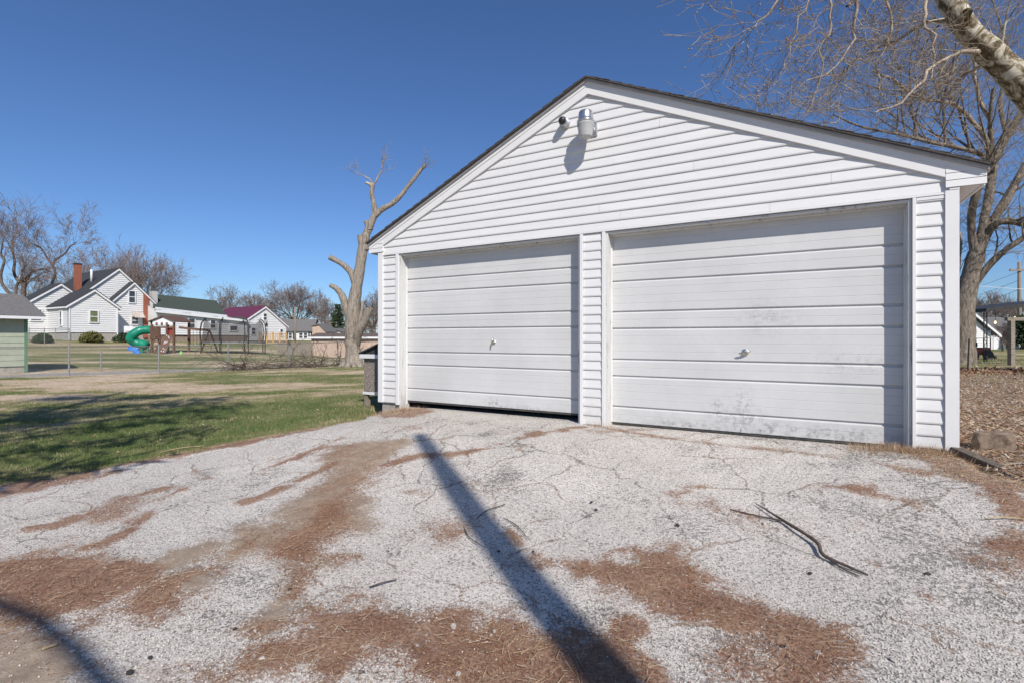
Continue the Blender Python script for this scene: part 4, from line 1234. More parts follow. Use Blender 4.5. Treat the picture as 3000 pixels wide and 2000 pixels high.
# gnarled trees behind the white house on the left
def gnarled(seed, limbs, d, label, L=5.0, n=4):
    t = Tree(seed)
    z1 = lambda q: P(q[0], q[1], d)
    rm = d * 0.0002
    prm = dict(seg=[5, 4, 4, 3], wig=0.25, trop=[0.08, 0.07, 0.05, 0.02], rmin=rm, lev=4, nch=[5, 5, 5, 3], ang=(18, 55), len=(0.42, 0.66), r3=0.05)
    b = z1(limbs[0][0]); zb = gz1(b[0], d)
    for i, l in enumerate(limbs):
        q = [(0.3316 * a, 600 + 0.3316 * c, r * 0.72) for a, c, r in l]
        pts, rad = pl(q, d)
        if i == 0: pts = [(pts[0][0], d, zb - 0.2)] + pts; rad = [rad[0] * 1.2] + rad
        lb = t.limb(pts, rad, 8)
        t.sprout((lb[0][-max(4, len(lb[0]) // 2):], lb[1][-max(4, len(lb[0]) // 2):]), n, L, prm, 0.2, lev=1, rs=0.45, up=0.4)
    b = (0.3316 * limbs[0][0][0] - CX) * d / F
    return t.build('gnarled_tree', label, 'tree', (b, d, zb), MT['bark_dark'], MT['twig_far'])


gnarled(21, [[(205, 860, 9), (208, 760, 8.5), (212, 690, 8)], [(205, 700, 6), (150, 660, 5.5), (122, 590, 5), (130, 500, 4.5), (110, 400, 3.5), (120, 280, 2)],
             [(215, 690, 6), (255, 620, 5), (330, 578, 4.5), (400, 570, 3.5), (440, 590, 2)], [(208, 680, 4), (190, 590, 3.5), (215, 550, 3), (190, 460, 2)]], 62,
        'gnarled bare tree with crooked limbs behind the low wing of the white house', 3.4, 6)
gnarled(22, [[(120, 850, 6), (60, 760, 6), (15, 690, 5.5), (10, 600, 5), (40, 490, 4), (10, 430, 3), (30, 300, 2)], [(150, 840, 5), (140, 760, 5), (160, 690, 5), (205, 680, 4)]], 60,
        'crooked bare tree leaning out beside the pale green shed roof', 3.6, 7)
gnarled(23, [[(455, 760, 5), (458, 700, 5), (488, 610, 5), (465, 540, 4.5), (410, 460, 3.5), (370, 390, 3), (300, 350, 2)], [(466, 545, 4), (490, 490, 3.5), (570, 435, 3), (620, 370, 2.4), (680, 330, 1.5)]], 64,
        'slim forked bare tree rising behind the white house beside its brick chimney', 3.4, 7)
bg_tree(31, 300, 95, 0, 735, 190, 0.45, 'bare_tree', 'wide bare tree behind the charcoal roof of the white house', dens=1.2, stems=6)
bg_tree(32, 425, 85, 0, 752, 200, 0.42, 'bare_tree', 'rounded reddish bare tree between the white house and the green roof', dens=1.25, stems=7)
bg_tree(33, 660, 120, 0, 858, 130, 0.4, 'bare_tree', 'small bare tree above the green roofed house', dens=1.1)
bg_tree(34, 735, 125, 0, 872, 80, 0.35, 'bare_tree', 'thin bare tree behind the plum roof ridge')
bg_tree(35, 868, 138, 0, 838, 190, 0.5, 'bare_tree', 'dense round bare tree behind the grey roofed ranch house', dens=1.45, stems=8)
bg_tree(36, 965, 120, 0, 890, 80, 0.3, 'bare_tree', 'small bare tree beyond the tan building')
bg_tree(37, 1095, 95, 0, 862, 120, 0.4, 'bare_tree', 'bare tree seen between the dead trunk and the garage corner', dens=1.3, stems=6)
bg_tree(38, 2905, 75, 0, 868, 130, 0.35, 'bare_tree', 'reddish bare tree beyond the white house gable on the right', dens=1.2, stems=6)
bg_tree(39, 2985, 80, 0, 885, 110, 0.3, 'bare_tree', 'low bare tree behind the dark canopy', dens=1.2)
bg_tree(40, 2940, 40, 0, 955, 60, 0.12, 'bare_tree', 'small spreading ornamental tree under the canopy edge', dens=1.1, fork=0.25)
bg_tree(41, 120, 100, 0, 800, 140, 0.35, 'bare_tree', 'hazy bare tree far behind the gnarled trees', dens=1.1)


def conifer(px, d, ybase_z, ytop, w, label, seed):
    t = Tree(seed); R = t.r
    x = (px - CX) * d / F; zb = gz1(x, d); H = CZ + (HY - ytop) * d / F - zb
    t.limb([(x, d, zb - 0.1), (x, d, zb + H * 0.6), (x, d, zb + H)], [0.22, 0.12, 0.02], 7)
    N = 260
    for i in range(N):
        h = R.random() ** 1.2
        r = w * d / F * 0.5 * (1 - h) + 0.15
        a = R.uniform(0, 6.283)
        p0 = (x, d, zb + 0.6 + (H - 0.6) * h); dr = Vector((math.cos(a), math.sin(a), -0.12))
        for k in range(5):
            q = Vector(p0) + dr * r * R.uniform(0.2, 1.0)
            e = dr + Vector((R.uniform(-.8, .8), R.uniform(-.8, .8), R.uniform(-.5, .3)))
            e.normalize()
            t.add([tuple(q), tuple(q + e * 0.3), tuple(q + e * 0.55)], [0.06, 0.085, 0.01], 3)
    rt = t.build('evergreen_tree', label, 'tree', (x, d, zb), MT['bark_grey'], MT['conifer'])
    return rt


conifer(990, 90, 0, 892, 55, 'dark evergreen beyond the tan building left of the dead trunk', 51)
conifer(2998, 45, 0, 925, 40, 'dark evergreen beside the wooden frame at the canopy', 52)

# ------------------------------------------------------------------ houses
def winU(parent, x0, y0, y1, z0, z1, face='x', sgn=1, mat='pane', mull=True, fr=0.09):
    """window set in a wall; face 'x': plane x=x0 facing sgn, spans y; face 'y': plane y=x0 facing -y, spans x"""
    def bx(mb, a0, a1, b0, b1, d0, d1):
        if face == 'x': return mb.box(*sorted((x0 + sgn * d0, x0 + sgn * d1)), a0, a1, b0, b1)
        return mb.box(a0, a1, *sorted((x0 - d0, x0 - d1)), b0, b1)
    f = MB()
    bx(f, y0 - fr, y0, z0 - fr, z1 + fr, -0.05, 0.11); bx(f, y1, y1 + fr, z0 - fr, z1 + fr, -0.05, 0.11)
    bx(f, y0, y1, z1, z1 + fr, -0.05, 0.108); bx(f, y0, y1, z0 - fr, z0, -0.05, 0.13)
    w = part('window', f, MT['wht'], parent)
    part('pane', bx(MB(), y0, y1, z0, z1, -0.02, 0.07), MT[mat], w)
    if mull:
        zm = (z0 + z1) / 2
        part('sash', bx(MB(), y0, y1, zm - 0.035, zm + 0.035, 0.071, 0.09), MT['wht'], w)
    return w


def gable_wing(h, x, y0, y1, L, z0, zs, ze0, za, ya, ze1=None, wall='vinyl', roof='roof_char', lap=0.21, oh=0.25, fnd='concrete', rov=0.2):
    """gable facing +x at local x, spans y0..y1, body runs L towards -x; zs siding bottom"""
    ze1 = ze0 if ze1 is None else ze1
    sl0 = (za - ze0) / (ya - y0); sl1 = (za - ze1) / (y1 - ya)
    Lf = lambda z: y0 if z <= ze0 else y0 + (z - ze0) / sl0
    Rf = lambda z: y1 if z <= ze1 else y1 - (z - ze1) / sl1
    w = MB().lap('x', x, zs, za, Lf, Rf, lap, 0.06, 1, 0.003)
    w.lap('y', y0, zs, ze0, cst(x - L), cst(x), lap, 0.06, -1, 0.003)
    w.add([(x - L, y0, zs), (x - L, y1, zs), (x - L, y1, ze1), (x - L, ya, za), (x - L, y0, ze0)], [(0, 1, 2, 3, 4)])
    w.add([(x, y1, zs), (x - L, y1, zs), (x - L, y1, ze1), (x, y1, ze1)], [(0, 1, 2, 3)])
    part('wall', w, MT[wall], h)
    if fnd: part('foundation', MB().box(x - L + 0.03, x - 0.03, y0 + 0.03, y1 - 0.03, z0 - 1.0, zs - 0.002), MT[fnd], h)
    for sg, sl, ye, ze in ((-1, sl0, y0, ze0), (1, sl1, y1, ze1)):
        yo = ye + sg * oh; zo = ze - oh * sl
        part('roof', MB().prism([(x + rov, ya, za + 0.14), (x + rov, yo, zo + 0.14), (x + rov, yo, zo + 0.03), (x + rov, ya, za + 0.03)], (-(L + rov), 0, 0)), MT[roof], h)
        part('rake_board', MB().prism([(x + rov - 0.02, ya, za + 0.028), (x + rov - 0.02, yo, zo + 0.028), (x + rov - 0.02, yo, zo - 0.16), (x + rov - 0.02, ya, za - 0.16)], (0.06, 0, 0)), MT['wht'], h)
        part('eave_board', MB().box(x - L, x + rov - 0.021, *sorted((yo, yo - sg * 0.05)), zo - 0.12, zo + 0.026), MT['wht'], h)


OB = np.array(P(200, 996, 47)[:2])
wh = root('white_house', 'white clapboard house with stepped gables, charcoal roofs and red brick chimneys', 'house', (OB[0], OB[1], 1.15), RZ)
# wing B (front), A (left), C (tall), D (right)
gable_wing(wh, 0, 0, 3.96, 4.6, 1.15, 1.93, 4.5, 6.05, 1.98)
gable_wing(wh, -4.4, -1.95, 3.75, 2.6, 1.15, 1.9, 4.53, 6.75, 0.9)
gable_wing(wh, -2.5, 2.6, 7.4, 9.0, 1.15, 1.9, 6.4, 8.63, 5.03, oh=0.35)
gable_wing(wh, -1.5, 3.75, 8.35, 5.0, 1.15, 1.93, 4.85, 7.22, 6.0, oh=0.2)
pB = lambda px, py, off=0.0: onplane(OB - off * U, V, px, py)


def win_px(h, O, off, x0, x1, y0, y1, mat='pane', **k):
    a, zt_ = onplane(O - off * U, V, x0, y0); c, zb_ = onplane(O - off * U, V, x1, y1)
    return winU(h, -off + 0.02, a, c, zb_, zt_, 'x', 1, mat, **k)


win_px(wh, OB, 0, 263, 285, 911, 944, 'curtain')
win_px(wh, OB, 1.5, 377, 394, 853, 887)
win_px(wh, OB, 4.4, 90, 120, 907, 939)
win_px(wh, OB, 1.5, 385, 403, 928, 950)
winU(wh, -0.02, -1.6, -1.2, 2.6, 3.9, 'y')
a, z1_ = pB(272, 860); c, z0_ = pB(281, 872)
part('gable_vent', MB().box(0.02, 0.05, a, c, z0_, z1_), MT['wht'], wh)
a, zt_ = pB(419, 862, 1.5); c, zb_ = pB(434, 975, 1.5)
part('brick_chimney_breast', MB().box(-1.5, -1.32, a, c, 1.4, zt_), MT['brick'], wh)
o_ = OB - 4.5 * U
a, zt_ = onplane(o_, V, 223, 774); c, zb_ = onplane(o_, V, 240, 842)
ch = part('chimney', MB().box(-5.1, -4.5, a, c, zb_ - 0.6, zt_), MT['brick'], wh, bevel=0.01)
part('chimney_cap', MB().box(-5.15, -4.45, a - 0.05, c + 0.05, zt_ + 0.002, zt_ + 0.12), MT['roof_char'], ch)
a, zt_ = onplane(OB - 4.0 * U, V, 268, 790)
part('vent_pipe', MB().tube([(-4.0, a, zt_ - 1.3), (-4.0, a, zt_)], 0.1, 10), MT['wht'], wh, smooth=True)
# awning over the lower window of wing D
a, zt_ = pB(384, 914, 1.5); c, zb_ = pB(416, 932, 1.5)
aw = MB().prism([(-1.48, a, zt_), (-1.48, c, zt_), (-0.7, c, zb_), (-0.7, a, zb_)], (0, 0, 0.04))
part('awning', aw, simple('striped_awning', (0.62, 0.6, 0.57), (0.35, 0.25, 0.2), 0.7, 3, (1, 6, 1)), wh)
for tt in (0.06, 3.9):
    part('downspout', MB().box(-0.02 + 0.03, 0.10, tt - 0.05, tt + 0.05, 1.2, 4.35), MT['wht'], wh)

# green roofed house
OE = np.array(P(462, 985, 53)[:2])
gh = root('green_roofed_house', 'long white house with a dark green shingle roof and a white banded porch roof', 'house', (OE[0], OE[1], 0.9), RZ)
tE, _ = onplane(OE, V, 724, 990)
wE = MB().lap('x', 0, 1.75, 4.4, cst(0), lambda z: tE if z < 3.62 else tE * max(0.0, (4.42 - z) / 0.8), 0.24, 0.05, 1, 0.003)
wE.add([(0, tE, 1.7), (-6, tE, 1.7), (-6, tE, 4.0), (-4.2, tE, 4.1), (0, tE, 3.6)], [(0, 1, 2, 3, 4)])
wE.add([(0, 0, 1.7), (-6, 0, 1.7), (-6, 0, 4.2), (-4.2, 0, 5.9), (0, 0, 4.0)], [(4, 3, 2, 1, 0)])
part('wall', wE, MT['vinyl'], gh)
part('foundation', MB().box(-6, -0.05, 0.03, tE - 0.03, 0.0, 1.75), MT['brown_brick'], gh)
OEr = OE - 4.3 * U
r1 = onplane(OEr, V, 452, 862); r2 = onplane(OEr, V, 634, 881)
OEe = OE - 1.2 * U
e1 = onplane(OEe, V, 448, 899); e2 = onplane(OEe, V, 664, 923)
part('roof', MB().prism([(-4.3, r1[0], r1[1]), (-4.3, r2[0], r2[1]), (-1.2, e2[0], e2[1]), (-1.2, e1[0], e1[1])], (0, 0, -0.12)), MT['roof_green'], gh)
part('roof', MB().prism([(-4.31, r1[0], r1[1]), (-4.31, r2[0], r2[1]), (-7.4, e2[0], e2[1]), (-7.4, e1[0], e1[1])], (0, 0, -0.12)), MT['roof_green'], gh)
part('roof_band', MB().prism([(-1.18, e1[0] + 0.2, e1[1] - 0.02), (-1.18, e2[0], e2[1] - 0.02), (-1.18, e2[0], e2[1] - 0.3), (-1.18, e1[0] + 0.2, e1[1] - 0.3)], (0.08, 0, 0)), MT['wht'], gh)
OEp = OE + 0.3 * U
p1 = onplane(OEp, V, 455, 909); p2 = onplane(OEp, V, 729, 939)
part('porch_roof', MB().prism([(-1.19, e1[0] + 0.1, e1[1] - 0.31), (-1.19, e2[0], e2[1] - 0.31), (-1.19, tE + 0.2, 4.05), (0.3, p2[0], p2[1]), (0.3, p1[0], p1[1])], (0, 0, -0.06)), MT['roof_green'], gh)
part('gutter', MB().prism([(0.3, p1[0], p1[1] + 0.01), (0.3, p2[0], p2[1] + 0.01), (0.3, p2[0], p2[1] - 0.2), (0.3, p1[0], p1[1] - 0.22)], (0.1, 0, 0)), MT['wht'], gh)
for q in ((552, 569, 934, 960), (616, 630, 939, 961), (673, 694, 955, 968)): win_px(gh, OE, 0, q[0], q[1], q[2], q[3], mull=q[0] < 660)
c1 = onplane(OE - 2.2 * U, V, 446, 853); c2 = onplane(OE - 2.2 * U, V, 462, 884)
part('chimney', MB().box(-2.8, -2.2, c1[0], c2[0], c2[1] - 0.8, c1[1]), simple('pale_block_chimney', (0.42, 0.41, 0.37), (0.5, 0.49, 0.45), 0.8), gh)

# plum roofed house
OF = np.array(P(723, 1000, 62)[:2])
ph = root('plum_roofed_house', 'white house with a plum red metal roof and steep gable', 'house', (OF[0], OF[1], 0.9), RZ)
tF, _ = onplane(OF, V, 838, 990); aF, zaF = onplane(OF, V, 776, 899)
gable_wing(ph, 0, 0, tF, 8.0, 0.9, 1.1, 3.75, zaF, aF, ze1=3.08, roof='roof_plum', lap=0.22, fnd='concrete')
for q in ((771, 780, 919, 938), (736, 747, 961, 979), (820, 827, 965, 983)): win_px(ph, OF, 0, *q)
a, zt_ = onplane(OF, V, 775, 963); c, zb_ = onplane(OF, V, 784, 980)
part('door', MB().box(0.02, 0.06, a, c, 1.3, zt_), simple('storm_door', (0.35, 0.36, 0.38), (0.42, 0.43, 0.45), 0.5), ph)
part('wall_lamp', MB().box(0.03, 0.2, a + 0.1, a + 0.3, zt_ + 0.35, zt_ + 0.8), MT['black'], ph, bevel=0.03)
# timber deck railing in front of it
q0 = onplane(OF + 1.6 * U, V, 760, 1000)[0]; q1 = onplane(OF + 1.6 * U, V, 838, 1000)[0]
dk = root('deck_railing', 'new yellow pine deck railing in front of the plum roofed house', 'railing', (*(OF + 1.6 * U + V * q0), 0.9), RZ)
n = 16
for i in range(n + 1):
    y = (q1 - q0) * i / n
    if i % 4 == 0: part('post', MB().box(-0.06, 0.06, y - 0.06, y + 0.06, 0.4, 2.15), MT['yellow_wood'], dk)
    if i < n: part('picket', MB().box(-0.02, 0.02, y + 0.08, y + (q1 - q0) / n - 0.07, 1.0, 1.94), MT['yellow_wood'], dk)
part('rail', MB().box(-0.03, 0.05, 0.062, q1 - q0 - 0.062, 1.942, 2.02), MT['yellow_wood'], dk)
part('deck', MB().box(-1.4, -0.065, 0, q1 - q0, 0.85, 1.05), MT['grey_wood'], dk)

# grey roofed ranch house
OG = np.array(P(838, 1000, 108)[:2])
rh = root('ranch_house', 'low white ranch house with grey roof and dark shutters far behind the yard', 'house', (OG[0], OG[1], 0.6), 0)
Lg = P(916, 990, 108)[0] - OG[0]
w = MB().lap('y', 0, 0.3, 3.0, cst(-3), cst(Lg), 0.25, 0.02, -1, 0.003)
w.add([(Lg, 0, 0.3), (Lg, 7, 0.3), (Lg, 7, 3), (Lg, 3.5, 5.2), (Lg, 0, 3)], [(0, 1, 2, 3, 4)])
part('wall', w, MT['vinyl'], rh)
part('roof', MB().prism([(-5, -0.5, 2.85), (Lg + 0.4, -0.5, 2.85), (Lg - 0.4, 3.5, 5.45), (-5, 3.5, 5.45)], (0, 0, 0.15)).prism([(-5, 7.5, 2.85), (Lg + 0.4, 7.5, 2.85), (Lg - 0.4, 3.51, 5.45), (-5, 3.51, 5.45)], (0, 0, 0.15)), MT['roof_grey'], rh)
for xx in (0.6, 2.9, 3.9):
    winU(rh, -0.01, xx, xx + 0.7, 1.4, 2.5, 'y', mull=True)
for xx in (0.1, 1.5, 4.85, Lg - 0.4):
    part('shutter', MB().box(xx, xx + 0.3, -0.08, -0.03, 1.2, 2.7), MT['black'], rh)

# tan building behind the dead tree
OH_ = np.array(P(912, 1040, 41)[:2])
tb = root('tan_building', 'long tan metal sided outbuilding with a flat brown roof behind the dead tree', 'building', (OH_[0], OH_[1], -0.35), math.radians(4))
LT = 7.4
w = MB()
w.box(0, LT, 0, 4, -0.6, 1.42)
part('wall', w, MT['tan'], tb)
for k in range(18): part('siding_panel', MB().box(0.02 + k * LT / 18, (k + 1) * LT / 18 - 0.02, -0.03, -0.001, -0.5, 1.40), MT['tan'], tb)
part('roof', MB().prism([(-0.2, -0.25, 1.43), (LT + 0.2, -0.25, 1.43), (LT + 0.2, 2, 1.75), (-0.2, 2, 1.75)], (0, 0, 0.06)).prism([(-0.2, 4.25, 1.43), (LT + 0.2, 4.25, 1.43), (LT + 0.2, 2.01, 1.75), (-0.2, 2.01, 1.75)], (0, 0, 0.06)), simple('brown_roof', (0.1, 0.075, 0.06), (0.16, 0.12, 0.1), 0.9, 6), tb)
part('fascia', MB().box(-0.2, LT + 0.2, -0.29, -0.252, 1.33, 1.47), MT['wht'], tb)
# white gabled cottage behind the tan building
q = P(951, 985, 78)
cg = root('small_white_cottage', 'small white gable with grey roof showing above the tan building', 'house', (q[0], 78, -0.2), 0)
wd = P(1040, 985, 78)[0] - q[0]
part('wall', MB().prism([(0, 0, -0.6), (wd, 0, -0.6), (wd, 0, 1.8), (wd * 0.3, 0, 2.75), (0, 0, 1.7)], (0, 6, 0)), MT['vinyl'], cg)
part('roof', MB().prism([(-0.3, -0.3, 1.55), (wd * 0.3, -0.3, 2.8), (wd * 0.3, -0.3, 2.95), (-0.3, -0.3, 1.7)], (0, 6.5, 0)).prism([(wd * 0.3 + .01, -0.3, 2.8), (wd + 0.3, -0.3, 1.75), (wd + 0.3, -0.3, 1.9), (wd * 0.3 + .01, -0.3, 2.95)], (0, 6.5, 0)), MT['roof_grey'], cg)
q = P(915, 985, 70)
tl = root('tan_outbuilding', 'plain tan end wall rising behind the grey privacy fence', 'building', (q[0], 70, -0.2), 0)
part('wall', MB().prism([(0, 0, -0.6), (1.9, 0, -0.6), (1.9, 0, 2.3), (1.0, 0, 3.2), (0, 0, 3.05)], (0, 4, 0)), MT['tan'], tl)
part('roof', MB().prism([(-.2, -0.2, 3.04), (1.0, -0.2, 3.25), (1.0, -0.2, 3.38), (-.2, -0.2, 3.17)], (0, 4.4, 0)).prism([(1.01, -0.2, 3.25), (2.1, -0.2, 2.15), (2.1, -0.2, 2.28), (1.01, -0.2, 3.38)], (0, 4.4, 0)), MT['roof_grey'], tl)
# grey privacy fence in front of it
pf = root('privacy_fence', 'grey weathered board fence between the trampoline and the tan building', 'fence', (*P(812, 1030, 39)[:2], -0.2), math.radians(3))
n = 14; Lp = P(914, 1030, 39)[0] - P(812, 1030, 39)[0]
for i in range(n): part('board', MB().box(i * Lp / n + 0.008, (i + 1) * Lp / n - 0.008, 0, 0.025, -0.5, 1.05 + rnd.uniform(-0.03, 0.03)), MT['grey_wood'], pf)
for i in (0, 7, 13): part('post', MB().box(i * Lp / n, i * Lp / n + 0.1, 0.03, 0.13, -0.6, 1.0), MT['grey_wood'], pf)
part('rail', MB().box(0, Lp, 0.026, 0.029, 0.6, 0.7), MT['grey_wood'], pf)

# pale green shed on the left
OS = np.array(P(79, 1091, 20.5)[:2])
zs_ = gz1(*OS)
sh = root('green_shed', 'pale green clapboard shed with grey shingle roof behind the chain link fence', 'shed', (OS[0], OS[1], zs_), RZ)
zE = onplane(OS, V, 79, 930)[1]
LS = 6.0
part('foundation', MB().box(-4.0, -0.03, -LS, -0.02, zs_ - 0.4, zs_ + 0.28), MT['concrete'], sh)
fw = part('wall', MB().box(-4.0, 0, -LS, 0, zs_ + 0.285, zE), MT['green_sid'], sh)
z = zs_ + 0.285; k = 0
while z < zE - 0.05:
    zt_ = min(z + 0.235, zE)
    part('siding_board', MB().add([(0.02, -LS, z), (0.02, -0.085, z), (0.004, -0.085, zt_), (0.004, -LS, zt_), (0, -LS, z), (0, -0.085, z)], [(0, 1, 2, 3), (4, 5, 1, 0), (1, 5, 2)]), MT['green_sid'], fw)
    z = zt_
part('corner_trim', MB().box(-0.06, 0.028, -0.083, 0.02, zs_ + 0.02, zE), MT['green_trim'], sh)
part('roof', MB().prism([(0.45, 0.45, zE - 0.02), (0.45, -LS - 0.3, zE - 0.02), (-2.0, -LS - 0.3, zE + 0.95), (-2.0, 0.45, zE + 0.95)], (0, 0, 0.10)), MT['roof_grey'], sh)
part('roof', MB().prism([(-4.4, 0.45, zE - 0.02), (-4.4, -LS - 0.3, zE - 0.02), (-2.01, -LS - 0.3, zE + 0.95), (-2.01, 0.45, zE + 0.95)], (0, 0, 0.10)), MT['roof_grey'], sh)
part('gutter', MB().box(0.452, 0.5, -LS - 0.3, 0.45, zE - 0.08, zE + 0.03), MT['wht'], sh)
part('gable_end', MB().prism([(-4, -0.02, zE), (0, -0.02, zE), (-2, -0.02, zE + 0.9)], (0, 0.02, 0)), MT['green_sid'], sh)

# white house on the right behind the tree
OR = np.array(P(2838, 1040, 34)[:2])
rw = root('white_gabled_house', 'white clapboard house gable with grey roof behind the forked tree', 'house', (OR[0], OR[1], 0.35), math.radians(-3))
Lr_ = P(2900, 1000, 34)[0] - OR[0]
w = MB().lap('y', 0, 0.3, 3.6, lambda z: -6.0, lambda z: Lr_ - max(0, (z - 1.65)) * 1.05, 0.15, 0.02, -1, 0.003)
part('wall', w.add([(Lr_, 0, 0.3), (Lr_, 8, 0.3), (Lr_, 8, 1.9), (Lr_, 0, 1.9)], [(0, 1, 2, 3)]), MT['vinyl'], rw)
part('roof', MB().prism([(-1.2, -0.3, 4.2), (Lr_ + 0.4, -0.3, 1.55), (Lr_ + 0.4, -0.3, 1.7), (-1.2, -0.3, 4.35)], (0, 8.6, 0)), MT['roof_grey'], rw)
part('rake_board', MB().prism([(-1.2, -0.34, 4.05), (Lr_ + 0.4, -0.34, 1.40), (Lr_ + 0.4, -0.34, 1.56), (-1.2, -0.34, 4.22)], (0, 0.038, 0)), MT['wht'], rw)
OR2 = np.array(P(2890, 1040, 46)[:2])
rw2 = root('grey_white_garage', 'pale grey building with a white door behind the dark canopy posts', 'building', (OR2[0], OR2[1], 0.3), 0)
w2 = P(2998, 1000, 46)[0] - OR2[0]
part('wall', MB().box(0, w2, 0, 5, 0.0, 2.4), MT['vinyl'], rw2)
part('roof', MB().prism([(-0.3, -0.3, 2.41), (w2 + 0.3, -0.3, 2.41), (w2 + 0.3, 2.5, 3.3), (-0.3, 2.5, 3.3)], (0, 0, 0.1)), MT['roof_grey'], rw2)
part('door', MB().box(0.6, 1.45, -0.05, -0.002, 0.3, 2.1), MT['wht'], rw2)

# ------------------------------------------------------------------ chain link fence
def fence_at(t):
    k = min(int(t), len(FENCE) - 2); f = t - k
    return (FENCE[k][0] + (FENCE[k + 1][0] - FENCE[k][0]) * f, FENCE[k][1] + (FENCE[k + 1][1] - FENCE[k][1]) * f)


def chain_fence(name, label, pts, hgt, posts_extra=True, step=0.085, wr_=0.0022):
    b = pts[0]
    fr_ = root(name, label, 'fence', (b[0], b[1], gz1(*b)))
    off = Vector((-b[0], -b[1], 0))
    tops = []
    for i, p in enumerate(pts):
        z = gz1(*p); tops.append((p[0], p[1], z + hgt))
        r = 0.03
        tall = 0.06
        part('post', MB().tube([(p[0] - b[0], p[1] - b[1], z - 0.2), (p[0] - b[0], p[1] - b[1], z + hgt + tall)], r, 10).lathe((p[0] - b[0], p[1] - b[1], z + hgt + tall), [(r + 0.004, 0), (r, 0.02), (0.006, 0.035)], 10), MT['wire'], fr_, smooth=False)
    rail = MB().tube([Vector(t) + off for t in tops], 0.017, 8)
    part('top_rail', rail, MT['rail'], fr_)
    mw = MB()
    for i in range(len(pts) - 1):
        a = Vector((*pts[i], gz1(*pts[i]) + 0.03)) + off; c = Vector((*pts[i + 1], gz1(*pts[i + 1]) + 0.03)) + off
        ln = (c - a).length; n = int(ln / step); hh = hgt - 0.03; k = hh / ln
        pt = lambda t, h: a + (c - a) * t + Vector((0, 0, h))
        for j in range(-int(hh / step), n):
            t0, t1 = j / n, j / n + k
            for fl in (0, 1):
                s0, s1 = max(t0, 0), min(t1, 1)
                if s1 <= s0: continue
                h0, h1 = (s0 - t0) / k * hh, (s1 - t0) / k * hh
                if fl: h0, h1 = hh - h0, hh - h1
                p0, p1 = pt(s0, h0), pt(s1, h1)
                w_ = Vector((0, 0, wr_))
                x_ = (c - a).normalized().cross(Vector((0, 0, 1))) * wr_
                mw.add([p0 - w_ + x_, p0 + w_, p0 - w_ - x_, p1 - w_ + x_, p1 + w_, p1 - w_ - x_], [(0, 1, 4, 3), (1, 2, 5, 4), (2, 0, 3, 5)])
    part('wire_mesh', mw, MT['wire'], fr_, kind='stuff')
    return fr_


chain_fence('chain_link_fence', 'galvanised chain link fence crossing the lawn in front of the green shed and play set', FENCE, 1.08)
g = FENCE[2]
gpost = root('fence_stake', 'short metal stake standing behind the chain link fence beside the gravel path', 'post', (*P(296, 1088, 21.5)[:2], gz1(*P(296, 1088, 21.5)[:2])))
part('post', MB().tube([(0, 0, gpost.location.z - 0.2), (0, 0, gpost.location.z + 0.85)], 0.028, 8), MT['wire'], gpost)
F2 = [P(85, 1000, 40)[:2], P(130, 1000, 40.5)[:2], P(163, 1000, 41)[:2], P(203, 1000, 42)[:2]]
chain_fence('chain_link_fence', 'short chain link fence against the foundation of the white house', F2, 1.25, step=0.12, wr_=0.003)

# ------------------------------------------------------------------ play set, trampoline and toys
D = 35.5
def lx(px, d=D): return (px - CX) * d / F
def lz(py, d=D): return CZ + (HY - py) * d / F


pz = gz1(lx(505), D)
ps = root('play_set', 'wooden play tower with white gabled roof, climbing wall, swing beam and green tube slide', 'play set', (lx(505), D, pz))
X0 = lx(505)
RX = lambda px: lx(px) - X0
zf = lz(983); zrf = lz(958); ztop = lz(929)
for px in (469, 490, 512, 532):
    for dy in (-0.8, 0.8):
        if px in (490, 512) and dy > 0: continue
        part('post', MB().box(RX(px) - 0.06, RX(px) + 0.06, dy - 0.06, dy + 0.06, pz - 0.15, lz(945) if px in (469, 532) else zrf), MT['cedar'], ps)
part('deck', MB().box(RX(468), RX(533), -0.74, 0.74, zf - 0.08, zf), MT['cedar'], ps)
for k in range(8): part('picket', MB().box(RX(466) + k * 0.075, RX(466) + k * 0.075 + 0.06, -0.90, -0.865, zf - 0.25, zrf), MT['cedar'], ps)
part('beam', MB().box(RX(464), RX(535), -0.862, -0.80 - 0.061, zrf - 0.08, zrf + 0.02), MT['cedar'], ps)
gm = MB().prism([(RX(474), -0.92, lz(952)), (RX(532), -0.92, lz(952)), (RX(532), -0.92, lz(941)), (RX(505), -0.92, lz(930)), (RX(474), -0.92, lz(941))], (0, 0.04, 0))
gb = part('gable_panel', gm, MT['wht'], ps)
for px in (486, 501, 515):
    part('window_hole', MB().box(RX(px) - 0.07, RX(px) + 0.07, -0.935, -0.921, lz(955), lz(946)), MT['cedar'], gb)
for s_, xa, xb in ((-1, 505, 464), (1, 505, 540)):
    part('roof_panel', MB().prism([(RX(xa), -1.05, ztop), (RX(xb), -1.05, lz(945)), (RX(xb), -1.05, lz(945) + 0.07), (RX(xa), -1.05, ztop + 0.07)], (0, 2.1, 0)), MT['cedar'], ps)
